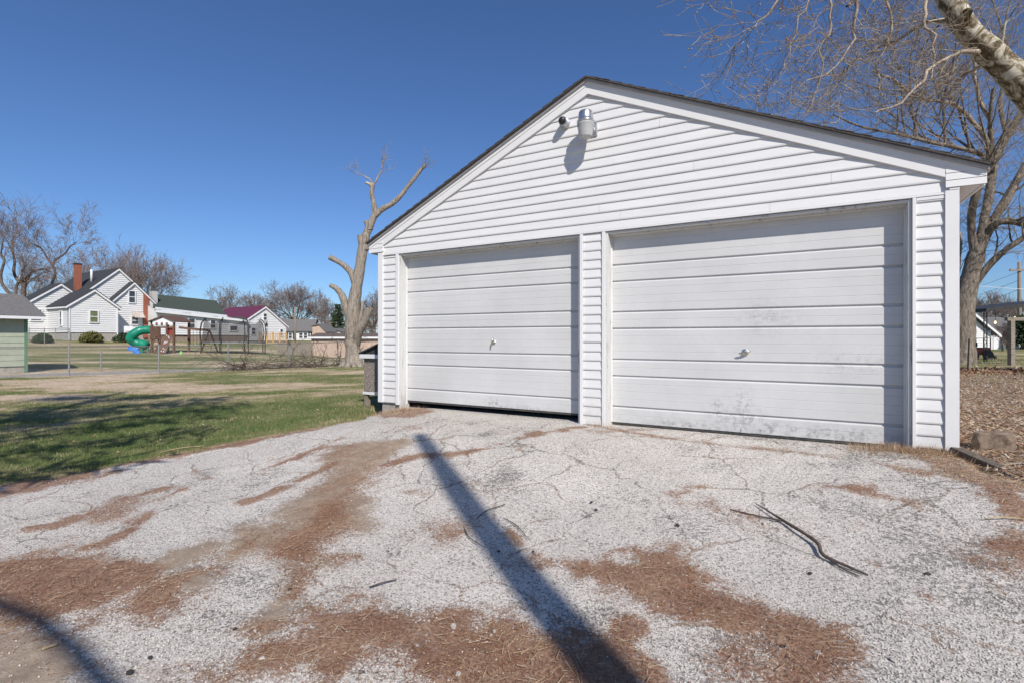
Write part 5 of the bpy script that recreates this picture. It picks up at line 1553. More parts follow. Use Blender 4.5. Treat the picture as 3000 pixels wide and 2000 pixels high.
# climbing wall and ladder
cw = part('climbing_wall', MB().prism([(RX(508), -0.9, zf), (RX(530), -0.9, zf), (RX(540), -1.9, pz + 0.0), (RX(512), -1.9, pz + 0.0)], (0, 0.05, 0.05)), MT['cedar'], ps)
for k in range(12):
    t = rnd.random(); s_ = rnd.uniform(0.15, 0.85)
    x = RX(508 + 4 * t) * (1 - s_) + RX(530 + 10 * t) * s_
    part('climbing_hold', MB().lathe((x, -0.9 - t * 1.0 + 0.0, zf + (pz - zf) * t + 0.0), [(0.03, -0.03), (0.04, 0.01), (0.02, 0.045)], 7), MT['wht'], cw)
lad = MB().bar((RX(484), -0.92, zf), (RX(488), -1.75, pz - .02), 0.07).bar((RX(502), -0.92, zf), (RX(504), -1.75, pz - .02), 0.07)
for k in range(4):
    t = (k + 0.7) / 4.6; y = -0.92 - 0.83 * t; z = zf + (pz - zf) * t
    lad.bar((RX(484), y, z), (RX(503), y, z), 0.14, 0.04)
part('ladder', lad, MT['cedar'], ps)
part('panel', MB().box(RX(513), RX(531), -0.70, -0.66, zf + 0.02, zrf), MT['red'], ps)
# swing beam with A frame
part('swing_beam', MB().bar((RX(533), -0.3, lz(960)), (RX(607), 0.3, lz(968)), 0.1, 0.16), MT['cedar'], ps)
for dy in (-0.9, 0.9): part('leg', MB().bar((RX(606), 0.3, lz(966)), (RX(606) + 0.1 * dy, 0.3 + dy, gz1(lx(606), D + dy) - 0.05), 0.075), MT['cedar'], ps)
for px in (558, 566, 577, 585): part('swing_rope', MB().tube([(RX(px), 0.0, lz(962.5)), (RX(px), 0.0, pz + 0.55)], 0.012, 5), MT['black'], ps)
for px in (562, 581): part('swing_seat', MB().box(RX(px - 4.5), RX(px + 4.5), -0.1, 0.1, pz + 0.52, pz + 0.56), MT['slide'], ps)
sl = [(468, 970, -0.4), (455, 967, -0.7), (440, 970, -1.0), (427, 981, -1.2), (421, 993, -1.2), (428, 1003, -1.0), (445, 1008, -0.9), (456, 1012, -0.9)]
tb_ = Tree(1)
pts_ = [(RX(a), e, lz(c)) for a, c, e in sl]
lb, _ = tb_.limb(pts_, [0.34] * len(pts_), sub=4)
rr = [0.29 if i % 4 else 0.31 for i in range(len(lb))]
part('tube_slide', MB().tube(lb, rr, 16), MT['slide'], ps, smooth=True)
for px in (446, 462): part('slide_stand', MB().box(RX(px) - 0.05, RX(px) + 0.05, -1.0, -0.9, pz - 0.1, lz(1010) - 0.2), MT['slide'], ps)

tz = gz1(lx(684), 36.5)
tm = root('trampoline', 'round trampoline with tall curved net poles and black safety net', 'trampoline', (lx(684, 36.5), 36.5, tz))
RT = 2.05
netm, nt, b_ = newmat('black_net', 0.9, (0.03, 0.03, 0.032))
tr_n = nt.nodes.new('ShaderNodeBsdfTransparent'); mx = nt.nodes.new('ShaderNodeMixShader'); mx.inputs[0].default_value = 0.42
nt.links.new(tr_n.outputs[0], mx.inputs[1]); nt.links.new(b_.outputs[0], mx.inputs[2]); nt.links.new(mx.outputs[0], nt.nodes['Material Output'].inputs[0])
zb_ = tz + 0.75
part('bed', MB().lathe((0, 0, zb_ - 0.03), [(RT - 0.02, 0), (RT - 0.02, 0.04)], 32), MT['black'], tm)
part('frame_ring', MB().tube([(RT * math.cos(a * math.pi / 16), RT * math.sin(a * math.pi / 16), zb_) for a in range(33)], 0.045, 8, False), MT['wire'], tm)
mbn = MB()
NP = 8
for k in range(NP):
    a0 = 2 * math.pi * (k + 0.2) / NP; a1 = 2 * math.pi * (k + 1.2) / NP
    cx_, sx_ = math.cos(a0), math.sin(a0)
    pts_ = [(cx_ * RT * q, sx_ * RT * q, h) for q, h in ((1.06, tz - 0.05), (1.06, zb_), (1.1, zb_ + 0.7), (1.05, zb_ + 1.4), (0.9, zb_ + 1.75))]
    part('net_pole', MB().tube(pts_, 0.035, 7), MT['black'], tm, smooth=True)
    for j in range(6):
        b0_ = a0 + (a1 - a0) * j / 6; b1_ = a0 + (a1 - a0) * (j + 1) / 6
        sag = lambda t: 1.7 - 0.35 * math.sin(math.pi * t)
        r0 = RT * 0.96; h0 = zb_ + sag(j / 6); h1 = zb_ + sag((j + 1) / 6)
        mbn.add([(r0 * math.cos(b0_), r0 * math.sin(b0_), zb_ + 0.02), (r0 * math.cos(b1_), r0 * math.sin(b1_), zb_ + 0.02), (r0 * 0.95 * math.cos(b1_), r0 * 0.95 * math.sin(b1_), h1), (r0 * 0.95 * math.cos(b0_), r0 * 0.95 * math.sin(b0_), h0)], [(0, 1, 2, 3)])
part('safety_net', mbn, netm, tm)


def lump(name, label, cat, px, py, d, w, h, mat, seed=1, dep=None):
    """crumpled tarp-like lump lying on the ground"""
    R = random.Random(seed); x = lx(px, d); z = gz1(x, d)
    o = MB(); n = 14; m_ = 5; dep = dep or w * 0.6
    rows = []
    for i in range(m_ + 1):
        t = i / m_; r = math.cos(t * math.pi / 2) ** 0.6 if i < m_ else 0.05
        rows.append([(math.cos(2 * math.pi * k / n) * w / 2 * r * R.uniform(0.8, 1.1), math.sin(2 * math.pi * k / n) * dep / 2 * r * R.uniform(0.8, 1.1), h * math.sin(t * math.pi / 2) * R.uniform(0.8, 1.1) - (0.08 if i == 0 else 0)) for k in range(n)])
    for r in rows: o.v += r
    for i in range(m_):
        for k in range(n): o.f.append((i * n + k, i * n + (k + 1) % n, (i + 1) * n + (k + 1) % n, (i + 1) * n + k))
    o.f.append(tuple(range(m_ * n, m_ * n + n)))
    ob = part(name, o, mat)
    ob.location = (x, d, z)
    return tag(ob, label, cat)


lump('blue_tarp', 'crumpled bright blue tarp lying beside the green slide', 'tarp', 392, 1000, 37, 0.9, 0.5, MT['blue'], 3)
lump('blue_toy', 'small blue plastic heap on the grass in front of the play set', 'toy', 401, 1024, 34, 0.5, 0.22, MT['blue'], 4)
lump('green_ball', 'lime green toy ball on the grass by the climbing wall', 'ball', 530, 1032, 33.5, 0.2, 0.2, simple('lime_plastic', (0.2, 0.5, 0.1), (0.25, 0.55, 0.12), 0.5), 5)


def bush(name, label, px, d, w, h, mat, seed):
    t = Tree(seed); R = t.r; x = lx(px, d); z = gz1(x, d)
    for i in range(1100):
        a = R.uniform(0, 6.283); u_ = R.random() ** 0.4; ph_ = math.acos(R.uniform(0, 1))
        q = Vector((x + math.cos(a) * math.sin(ph_) * w / 2 * u_, d + math.sin(a) * math.sin(ph_) * w / 2.6 * u_, z + math.cos(ph_) * h * u_ + 0.05))
        e = Vector((R.uniform(-1, 1), R.uniform(-1, 1), R.uniform(-.2, 1))).normalized() * 0.16
        t.add([tuple(q), tuple(q + e * .5), tuple(q + e)], [0.03, 0.045, 0.006], 3)
    for i in range(7):
        a = i * 0.9
        t.limb([(x, d, z - 0.05), (x + math.cos(a) * w * .2, d + math.sin(a) * w * .2, z + h * .4), (x + math.cos(a) * w * .35, d + math.sin(a) * w * .3, z + h * .7)], [0.03, 0.02, 0.01], 5)
    return t.build(name, label, 'bush', (x, d, z), MT['bark_grey'], mat)


bush('bush', 'rounded olive green bush against the foundation of the white house', 268, 45.0, 2.0, 0.95, MT['shrub'], 71)
bush('bush', 'low grey green bush by the short chain link fence', 125, 42, 1.5, 0.75, MT['conifer'], 72)
bush('bush', 'dark low hedge bush under the awning window', 370, 48.5, 2.4, 0.9, MT['conifer'], 73)

# basketball hoop
hp = root('basketball_hoop', 'small portable basketball hoop with red rim by the white house wall', 'hoop', (lx(378, 47), 47, gz1(lx(378, 47), 47)))
hz_ = hp.location.z
part('pole', MB().tube([(0, 0, hz_ - 0.1), (0, 0, hz_ + 1.35)], 0.04, 8), MT['black'], hp)
part('backboard', MB().box(-0.42, 0.42, -0.08, -0.045, hz_ + 1.0, hz_ + 1.6), MT['wht'], hp)
part('rim', MB().tube([(0.2 * math.cos(a * .5236), -0.30 + 0.2 * math.sin(a * .5236), hz_ + 1.12) for a in range(13)], 0.02, 6, False), MT['red'], hp)

# ------------------------------------------------------------------ poles and wires
def upole(px, d, ytop, label, arm=True, r=0.13, seed=0):
    x = lx(px, d); z = gz1(x, d); zt_ = CZ + (HY - ytop) * d / F
    p = root('utility_pole', label, 'utility pole', (x, d, z))
    part('pole', MB().tube([(0, 0, z - 0.3), (0.02, 0, (z + zt_) / 2), (0, 0, zt_)], [r * 1.2, r, r * 0.8], 10), MT['poleW'], p, smooth=True)
    if arm:
        part('crossarm', MB().box(-1.1, 1.1, -0.22, -0.12, zt_ - 0.9, zt_ - 0.75), MT['poleW'], p)
        for q in (-1.0, -0.4, 0.4, 1.0): part('insulator', MB().lathe((q, -0.17, zt_ - 0.748), [(0.04, 0), (0.06, 0.05), (0.03, 0.14)], 8), MT['concrete'], p)
    return p


upole(864, 62, 900, 'pale wooden utility pole standing in front of the ranch house', False, 0.12)
upole(757, 150, 889, 'distant utility pole with crossarms above the plum roof', True, 0.15)
pR = upole(2986, 48, 768, 'wooden utility pole with a crossarm beyond the dark canopy', True, 0.15)


def wire(label, p0, p1, sag, r=0.012, mat='blackmetal'):
    p0 = Vector(p0); p1 = Vector(p1); pts = []
    for i in range(17):
        t = i / 16; q = p0 + (p1 - p0) * t; q.z -= sag * 4 * t * (1 - t); pts.append(q - p0)
    o = part('overhead_wire', MB().tube(pts, r, 5), MT[mat])
    o.location = p0
    return tag(o, label, 'wire')


wire('pale insulated service wire running past the forked tree trunk', P(2802, 832, 22), P(3080, 850, 25), 0.05, 0.011, 'wht')
for i, (a, c) in enumerate(((790, 740), (815, 770), (842, 800))):
    wire(('topmost', 'middle', 'lowest')[i] + ' dark power line between the distant pole and the forked tree', P(2986, a + 6, 48), P(2760, a + 75, 80), 0.3, 0.018)

# ------------------------------------------------------------------ right side: canopy, frame, red trailer, stake, stone, timber
zc_ = gz1(*P(2887, 1059, 20)[:2])
cn = root('metal_canopy', 'dark flat metal canopy on black lattice posts beyond the forked tree', 'canopy', (lx(2887, 20), 20, zc_))
x0c = lx(2887, 20); hcan = CZ + (HY - 916) * 20 / F
for dx, dy in ((0, 0), (0.75, 2.8), (3.2, 0.1), (3.9, 2.9)):
    lp = MB()
    for ox in (-0.06, 0.06): lp.box(dx + ox - 0.014, dx + ox + 0.014, dy - 0.014, dy + 0.014, zc_ - 0.1, hcan)
    k = 0; z = zc_
    while z < hcan - 0.15:
        lp.bar((dx + (-0.05 if k % 2 else 0.05), dy, z), (dx + (0.05 if k % 2 else -0.05), dy, z + 0.13), 0.014); z += 0.13; k += 1
    part('lattice_post', lp, MT['blackmetal'], cn)
part('roof', MB().prism([(-0.25, -0.3, hcan + 0.01), (3.7, -0.3, hcan + 0.5), (4.2, 3.3, hcan + 0.5), (0.35, 3.3, hcan + 0.01)], (0, 0, 0.14)), MT['blackmetal'], cn)
for k, (px, py) in enumerate(((2916, 945), (2973, 932))):
    q = P(px, py, 20.8)
    o = part('bulb', MB().lathe((q[0] - x0c, 0.8, q[2] - 0.05), [(0.02, 0.0), (0.042, 0.03), (0.042, 0.06), (0.02, 0.09), (0.018, 0.12)], 10), None, cn, smooth=True)
    bm, nt, b_ = newmat('lit_bulb', 0.4, (1, 0.75, 0.4)); b_.inputs['Emission Color'].default_value = (1, 0.72, 0.4, 1); b_.inputs['Emission Strength'].default_value = 2.2
    o.data.materials.append(bm)
    part('cord', MB().tube([(q[0] - x0c, 0.8, q[2] + 0.07), (q[0] - x0c, 0.8, hcan + 0.2)], 0.008, 5), MT['black'], cn)

zf_ = gz1(*P(2968, 1072, 17)[:2])
wf = root('swing_stand', 'weathered wooden post and beam stand beside the dark canopy', 'swing stand', (lx(2960, 17), 17, zf_))
hz2 = CZ + (HY - 940) * 17 / F
for dx, dy, c in ((0.03, 0, 'post'), (1.5, 0.0, 'post'), (2.35, 1.6, 'post'), (3.8, 1.6, 'post')):
    part(c, MB().box(dx - 0.07, dx + 0.07, dy - 0.07, dy + 0.07, zf_ - 0.15, hz2), MT['grey_wood'], wf, bevel=0.005)
part('beam', MB().box(-0.15, 1.8, -0.06, 0.06, hz2 + 0.001, hz2 + 0.12), MT['grey_wood'], wf, bevel=0.005)
part('beam', MB().box(2.2, 4.0, 1.54, 1.66, hz2 + 0.001, hz2 + 0.12), MT['grey_wood'], wf, bevel=0.005)

# red garden trailer with slatted sides
rx = lx(2842, 23); rz_ = gz1(rx, 23)
rt_ = root('red_trailer', 'small red utility trailer parked behind the forked tree trunk', 'trailer', (rx, 23, rz_))
part('bed', MB().box(-0.6, 0.5, -0.5, 0.6, rz_ + 0.22, rz_ + 0.55), MT['red'], rt_, bevel=0.02)
rk = MB()
for x in (-0.58, -0.2, 0.15, 0.46): rk.box(x, x + 0.03, -0.5, -0.47, rz_ + 0.552, rz_ + 0.95)
rk.box(-0.59, 0.5, -0.505, -0.465, rz_ + 0.951, rz_ + 0.98)
part('rack', rk, MT['blackmetal'], rt_)
part('load', MB().box(-0.5, 0.1, -0.3, 0.4, rz_ + 0.552, rz_ + 0.8), MT['black'], rt_, bevel=0.06)
for x in (-0.35, 0.3):
    w_ = part('wheel', MB().lathe((x, -0.51, rz_ + 0.2), [(0.21, 0.0), (0.23, 0.03), (0.23, 0.09), (0.2, 0.12), (0.1, 0.121)], 18, 'y'), MT['rubber'], rt_)
part('hitch', MB().bar((0.5, 0, rz_ + 0.3), (1.2, 0, rz_ + 0.15), 0.06).box(1.12, 1.2, -0.04, 0.04, rz_ - 0.03, rz_ + 0.14), MT['blackmetal'], rt_)

q = ground_px(2853, 1088)
sk = part('wooden_stake', MB().bar((-0.05, 0.1, -0.15), (0.0 - 0.10, 0.0, 0.88), 0.055), MT['grey_wood']); sk.location = (q[0], q[1], gz1(*q)); tag(sk, 'thin leaning wooden stake in front of the forked tree', 'stake')

q = np.array(ground_px(2925, 1325)); zst = gz1(*q)
sb_ = MB(); R = random.Random(5)
rows = []
for i, (zz, sc1) in enumerate(((-0.05, 0.98), (0.05, 1.02), (0.12, 1.0), (0.155, 0.93), (0.17, 0.75))):
    row = []
    for k in range(16):
        a = 2 * math.pi * k / 16; c_, s_ = math.cos(a), math.sin(a)
        rr_ = 1.0 / max(abs(c_), abs(s_)) ** 0.75
        row.append((c_ * 0.13 * rr_ * sc1 * R.uniform(0.84, 1.08), s_ * 0.095 * rr_ * sc1 * R.uniform(0.84, 1.08), zz * (1 + 0.12 * c_) + R.uniform(-0.006, 0.006)))
    rows.append(row)
for r in rows: sb_.v += r
for i in range(4):
    for k in range(16): sb_.f.append((i * 16 + k, i * 16 + (k + 1) % 16, (i + 1) * 16 + (k + 1) % 16, (i + 1) * 16 + k))
sb_.f.append(tuple(range(64, 80)))
o = part('stone_block', sb_, MT['stone']); o.location = (q[0], q[1] + 0.05, zst); o.rotation_euler = (0, 0.08, -0.5)
tag(o, 'rough tan stone block lying on the litter beside the garage corner', 'stone')
a_ = ground_px(2800, 1330); c_ = ground_px(3010, 1398)
tv = np.array(c_) - np.array(a_); ex_ = np.array(c_) + tv * 1.2
o = part('edging_timber', MB().bar((0, 0, 0.02), (ex_[0] - a_[0], ex_[1] - a_[1], gz1(*ex_) - gz1(*a_) + 0.0), 0.09, 0.09), MT['timber'], bevel=0.006)
o.location = (a_[0], a_[1], gz1(*a_) - 0.0); tag(o, 'dark old landscape timber half buried at the driveway edge by the garage corner', 'timber')


def stick(name, label, lines, mat='stick'):
    """branch lying on the driveway: polylines of (px,py,r metres, lift)"""
    t = Tree(rnd.randint(1, 999)); o0 = None
    mb = MB()
    for l in lines:
        pts = []
        for px, py, r, lf in l:
            g_ = ground_px(px, py); pts.append((g_[0], g_[1], gz1(*g_) + 0.012 + r + lf))
        if o0 is None: o0 = pts[0]
        lb, rr_ = t.limb(pts, [k[2] for k in l], sub=4, jit=False)
        mb.tube([Vector(p) - Vector(o0) for p in lb], rr_, 7)
    o = part(name, mb, MT[mat], smooth=True); o.location = o0
    return tag(o, label, 'branch')


z4 = lambda x, y: (1900 + x * 0.4783, 1250 + y * 0.4783)
stick('fallen_branch', 'forked dark fallen branch lying on the gravel in front of the right door',
      [[(*z4(1345, 925), 0.005, 0.0), (*z4(1200, 868), 0.008, 0.002), (*z4(1070, 812), 0.010, 0.006), (*z4(1040, 750), 0.011, 0.012), (*z4(960, 690), 0.010, 0.014), (*z4(820, 597), 0.009, 0.01), (*z4(740, 545), 0.006, 0.012), (*z4(655, 490), 0.003, 0.012)],
       [(*z4(820, 597), 0.007, 0.008), (*z4(680, 565), 0.005, 0.004), (*z4(500, 515), 0.003, 0.0)],
       [(*z4(1090, 820), 0.006, 0.004), (*z4(1190, 885), 0.005, 0.0), (*z4(1285, 928), 0.004, 0.0)],
       [(*z4(1060, 815), 0.002, 0.0), (*z4(930, 770), 0.0015, 0.0), (*z4(670, 662), 0.001, 0.0)]])
z3 = lambda x, y: (900 + x * 0.4677, 1400 + y * 0.4677)
stick('fallen_twig', 'reddish twig lying across the pole shadow on the gravel', [[(*z3(1060, 265), 0.003, 0), (*z3(1130, 215), 0.004, 0.004), (*z3(1240, 175), 0.003, 0)]])
stick('fallen_twig', 'curved twig at the edge of the pole shadow', [[(*z3(1230, 262), 0.003, 0), (*z3(1310, 310), 0.0035, 0.003), (*z3(1390, 400), 0.002, 0)]])
stick('fallen_twig', 'straight twig half on the reddish needles and half on white gravel', [[(*z3(390, 700), 0.004, 0), (*z3(470, 675), 0.004, 0.003), (*z3(560, 650), 0.003, 0)]])
stick('fallen_twig', 'pale dry reed stalk lying along the lawn edge of the driveway', [[(468, 1328, 0.005, 0), (530, 1316, 0.005, 0.004), (600, 1308, 0.004, 0)]], 'straw')
stick('fallen_twig', 'short pale straight stick lying alone on the gravel near the landscape timber', [[(*z4(2060, 575), 0.004, 0), (*z4(2180, 570), 0.004, 0.003), (*z4(2310, 580), 0.003, 0)]], 'straw')
z2 = lambda x, y: (x * 0.4252, 1400 + y * 0.4252)
stick('fallen_twig', 'stubby tan stick on the silty ground among pale pebbles', [[(*z2(290, 1205), 0.006, 0), (*z2(400, 1165), 0.006, 0)]], 'straw')
stick('fallen_twig', 'thin brown twig lying beside the small needle patch', [[(*z3(985, 330), 0.003, 0), (*z3(1020, 390), 0.003, 0.003), (*z3(1110, 445), 0.002, 0)]])

# single stones and asphalt lumps that can be told apart
def pebble(px, py, w, mat, label, name='pebble', cat='pebble', group=None, seed=0):
    R = random.Random(seed); g_ = ground_px(px, py); r = w / 2
    mb = MB()
    pr = [(0.45, -0.5), (0.9, -0.2), (1.0, 0.15), (0.75, 0.5), (0.3, 0.68)]
    for rr_, hh in pr:
        for k in range(9):
            a = 2 * math.pi * k / 9
            mb.v.append((math.cos(a) * r * rr_ * R.uniform(0.68, 1.18), math.sin(a) * r * 0.75 * rr_ * R.uniform(0.68, 1.18), r * 0.8 * hh * R.uniform(0.7, 1.15)))
    for i in range(4):
        for k in range(9): mb.f.append((i * 9 + k, i * 9 + (k + 1) % 9, (i + 1) * 9 + (k + 1) % 9, (i + 1) * 9 + k))
    mb.f += [tuple(range(8, -1, -1)), tuple(range(36, 45))]
    o = part(name, mb, mat); o.location = (g_[0], g_[1], gz1(*g_) + 0.010 + r * 0.2); o.rotation_euler = (R.uniform(-.3, .3), R.uniform(-.3, .3), R.uniform(0, 3))
    return tag(o, label, cat, group)


for i, (x, y, w_) in enumerate([(915, 945, 0.036), (945, 1247, 0.034), (1060, 950, 0.016), (1170, 975, 0.022), (1150, 998, 0.02), (690, 1065, 0.024), (670, 1160, 0.02), (730, 1110, 0.014)]):
    pebble(*z3(x, y), w_, MT['rock'], 'loose white pebble lying on the reddish needles', group='white pebbles on the needle patches', seed=i)
for i, (x, y, w_) in enumerate([(720, 630, 0.022), (820, 770, 0.025), (500, 1210, 0.028), (1805, 1260, 0.03), (270, 1050, 0.018), (720, 118, 0.02), (2080, 600, 0.018)]):
    pebble(*z2(x, y), w_, MT['rock'], 'loose white pebble lying on the silty dirt', group='white pebbles on the silt', seed=20 + i)
for i, (x, y, w_) in enumerate([(1040, 1405, 0.04), (930, 1345, 0.028), (1500, 1445, 0.03), (705, 600, 0.028), (655, 590, 0.024), (790, 628, 0.02)]):
    pebble(*z4(x, y), w_, MT['rock'], 'loose white pebble lying on or beside the needles near the fallen branch', group='white pebbles on the right of the drive', seed=40 + i)
for i, (x, y) in enumerate([z2(1890, 390), z2(1620, 1055), z2(890, 1360), z2(2270, 330), z2(1995, 780), z2(155, 670), z2(1035, 1255), z3(1780, 160), z3(2320, 305), z3(140, 300), z3(1810, 208), z4(1710, 915), z4(990, 910), z4(180, 610), z4(820, 1360), z3(1200, 470), z3(1415, 470)]):
    pebble(x, y, rnd.uniform(0.022, 0.036), MT['darkrock'], 'small black crumb of broken asphalt lying on the driveway', 'asphalt_crumb', 'asphalt', 'loose black asphalt crumbs', seed=60 + i)

# ------------------------------------------------------------------ brush pile by the fence
bp = Tree(77)
BPX = [(700, 1080), (720, 1075), (760, 1078), (800, 1078), (850, 1070), (905, 1070), (930, 1066), (960, 1072), (990, 1072), (880, 1078)]
c0 = None
for i in range(64):
    px, py = BPX[i % len(BPX)]
    x = lx(px + bp.r.uniform(-25, 25), 21.3); y = 21.3 + bp.r.uniform(-0.6, 0.6); z = gz1(x, y)
    a = bp.r.uniform(0, 6.283); e = bp.r.uniform(0.0, 0.3) if i % 6 else bp.r.uniform(0.5, 1.0)
    L = bp.r.uniform(0.6, 1.5)
    bp.grow((x, y, z + 0.03), (math.cos(a) * math.cos(e), math.sin(a) * math.cos(e) * 0.5, math.sin(e)), L, bp.r.uniform(0.016, 0.034), 0,
            dict(seg=[5, 4, 3], wig=0.2, trop=[-0.03, -0.02, 0], rmin=0.007, lev=2, nch=[4, 3], ang=(20, 60), len=(0.35, 0.6), r3=0.5))
xb = lx(800, 21.3)
bo = link('brush_pile', bp.mesh('brush_pile', bp.small, (xb, 21.3, gz1(xb, 21.3))), MT['bark_dark'])
bo.location = (xb, 21.3, gz1(xb, 21.3)); tag(bo, 'heap of cut branches and twigs piled along the chain link fence', 'brush pile')

# ------------------------------------------------------------------ trees behind the viewer whose shadows reach into the view
def shadow_base(pt, h):
    """ground point shaded by something h above it -> where that something stands"""
    k = h / math.tan(SUN_EL)
    return (pt[0] - math.cos(SUN_AZ) * k, pt[1] - math.sin(SUN_AZ) * k)


tip = ground_px(1222, 1262)
HT = 9.2
tx, ty = shadow_base(tip, HT - 0.1)
tz_ = gz1(tx, ty)
tt = Tree(88)
LX, LY = 0.81, -0.10                      # the trunk leans: its foot stands this far from below its tip
tk_ = lambda h: (tx + LX * (1 - h / HT), ty + LY * (1 - h / HT))
bent = [(*tk_(h), tz_ + h) for h in (-0.1, 1.5, 3.4, 5.2, 6.8, 8.2, HT)]
tt.limb(bent, [0.22, 0.165, 0.15, 0.135, 0.12, 0.105, 0.08], 12)
tt.limb([(*tk_(4.2), tz_ + 4.2), (tx - 0.7, ty + 0.1, tz_ + 5.0), (tx - 1.72, ty + 0.36, tz_ + 5.5), (tx - 2.86, ty + 0.94, tz_ + 5.5), (tx - 4.2, ty + 1.6, tz_ + 5.5)], [0.06, 0.05, 0.042, 0.034, 0.02], 8)
tt.build('topped_tree', 'tall leaning topped trunk whose long shadow falls down the driveway', 'tree', (tx + LX, ty + LY, tz_), MT['bark_dead'], MT['twig'])

cx_, cy_ = -5.0, -2.6
ct = Tree(89); zct = gz1(cx_, cy_)
ct.limb([(cx_, cy_, zct - 0.1), (cx_, cy_, zct + 5), (cx_, cy_, zct + 13.5)], [0.32, 0.24, 0.05], 10)
R = ct.r
for h_, ln, a0_ in ((5.2, 3.4, 0.75), (6.3, 3.9, 0.8), (7.5, 3.6, 0.85), (8.6, 3.8, 0.8), (9.6, 3.2, 0.8), (10.4, 3.0, 0.7), (6.0, 3, 2.4), (7.0, 3, 3.6), (8.2, 3, 4.8), (9.2, 2.6, 2.0), (10.5, 2, 5.5), (11.5, 1.6, 1.0), (12.3, 1.2, 3)):
    dr = Vector((math.cos(a0_), math.sin(a0_), -0.06)); p0 = Vector((cx_, cy_, zct + h_))
    ct.limb([p0, p0 + dr * ln * 0.5, p0 + dr * ln], [0.07, 0.05, 0.015], 6)
    for k in range(190):
        t = R.uniform(0.15, 1.02)
        q = p0 + dr * ln * t + Vector((R.gauss(0, 0.26), R.gauss(0, 0.26), R.gauss(0, 0.14)))
        e = (dr * 0.5 + Vector((R.uniform(-1, 1), R.uniform(-1, 1), R.uniform(-.6, .6)))).normalized() * R.uniform(0.2, 0.4)
        ct.add([tuple(q), tuple(q + e * .5), tuple(q + e)], [0.02, 0.032, 0.005], 3)
ct.build('cypress_tree', 'tall layered conifer whose branches shade the lawn in dark streaks', 'tree', (cx_, cy_, zct), MT['bark_grey'], MT['conifer'])

# ------------------------------------------------------------------ scattered ground cover (uncountable)
def blades(name, label, x, y, z, L, Wd, tint, mat, lean, cat=None, flat=False):
    n = len(x)
    a = rng.uniform(0, 2 * np.pi, n); b = rng.uniform(0, 2 * np.pi, n)
    ln = lean * rng.uniform(0.3, 1.0, n)
    dx, dy = np.cos(a), np.sin(a)
    if flat:
        hx_, hy_ = -dy * Wd / 2, dx * Wd / 2
        p0 = np.stack([x - hx_ - dx * L / 2, y - hy_ - dy * L / 2, z], 1); p1 = np.stack([x + hx_ - dx * L / 2, y + hy_ - dy * L / 2, z + 0.001], 1)
        p2 = np.stack([x + dx * L / 2, y + dy * L / 2, z + L * ln], 1)
    else:
        hx_, hy_ = np.cos(b) * Wd / 2, np.sin(b) * Wd / 2
        p0 = np.stack([x - hx_, y - hy_, z - 0.01], 1); p1 = np.stack([x + hx_, y + hy_, z - 0.01], 1)
        p2 = np.stack([x + dx * L * np.sin(ln), y + dy * L * np.sin(ln), z + L * np.cos(ln)], 1)
    Vv = np.stack([p0, p1, p2], 1).reshape(-1, 3)
    me = arr_mesh(name, Vv, np.arange(3 * n).reshape(-1, 3), False, {'tint': np.repeat(tint, 3)})
    o = link(name, me, mat); o['kind'] = 'stuff'; o['label'] = label
    return o


def infrustum(x, y, m=0.06):
    return (np.abs(x) < (1500 / F + m) * y + 0.3) & (y > 0.8)


# lawn: near dense, far sparser and taller/wider
N = 380000
yy = 3.6 * (24 / 3.6) ** (rng.random(N) ** 0.85)
xx = rng.uniform(-1.24, 0.02, N) * yy - 0.2
keep = infrustum(xx, yy, 0.2) & (sdf(DRIVE, xx, yy) < 0.10 - 0.32 * fbm(xx * 3, yy * 3, 17, 3)) & ~inside_garage(xx, yy)
s_g = (xx - G0[0]) * U[0] + (yy - G0[1]) * U[1]; v_g = (xx - G0[0]) * V[0] + (yy - G0[1]) * V[1]
keep &= ~((s_g > -0.02) & (v_g > -0.05))
xx, yy = xx[keep], yy[keep]
gr = m_green(xx, yy)
keep = rng.random(len(xx)) < 0.35 + 0.65 * gr
xx, yy, gr = xx[keep], yy[keep], gr[keep]
tint = np.clip(gr * 1.0 + rng.normal(0, 0.24, len(xx)) + 0.7 * (fbm(xx * 2.5, yy * 2.5, 141, 3) - 0.5), 0, 1)
zz = np.where(sdf(DRIVE, xx, yy) > -0.2, np.maximum(zground(xx, yy), zdrive(xx, yy)), zground(xx, yy))
LL = rng.uniform(0.018, 0.05, len(xx)) * (0.6 + 0.6 * gr)
blades('grass', 'short patchy winter grass on the lawn', xx, yy, zz, LL, 0.004 + 0.00045 * yy, tint, MT['grass'], 1.1)
# ragged grass tufts at foundations and the right hand yard
N = 26000
yy = rng.uniform(8, 24, N); xx = rng.uniform(0.6, 1.08, N) * yy
keep = (fbm(xx * 0.9, yy * 0.9, 99, 4) > 0.50) & (yy > 10)
xx, yy = xx[keep], yy[keep]
blades('grass', 'thin green grass beyond the litter on the right', xx, yy, zground(xx, yy), rng.uniform(0.03, 0.08, len(xx)), 0.006 + 0.0004 * yy, np.clip(rng.normal(0.55, 0.25, len(xx)), 0, 1), MT['grass'], 1.0)

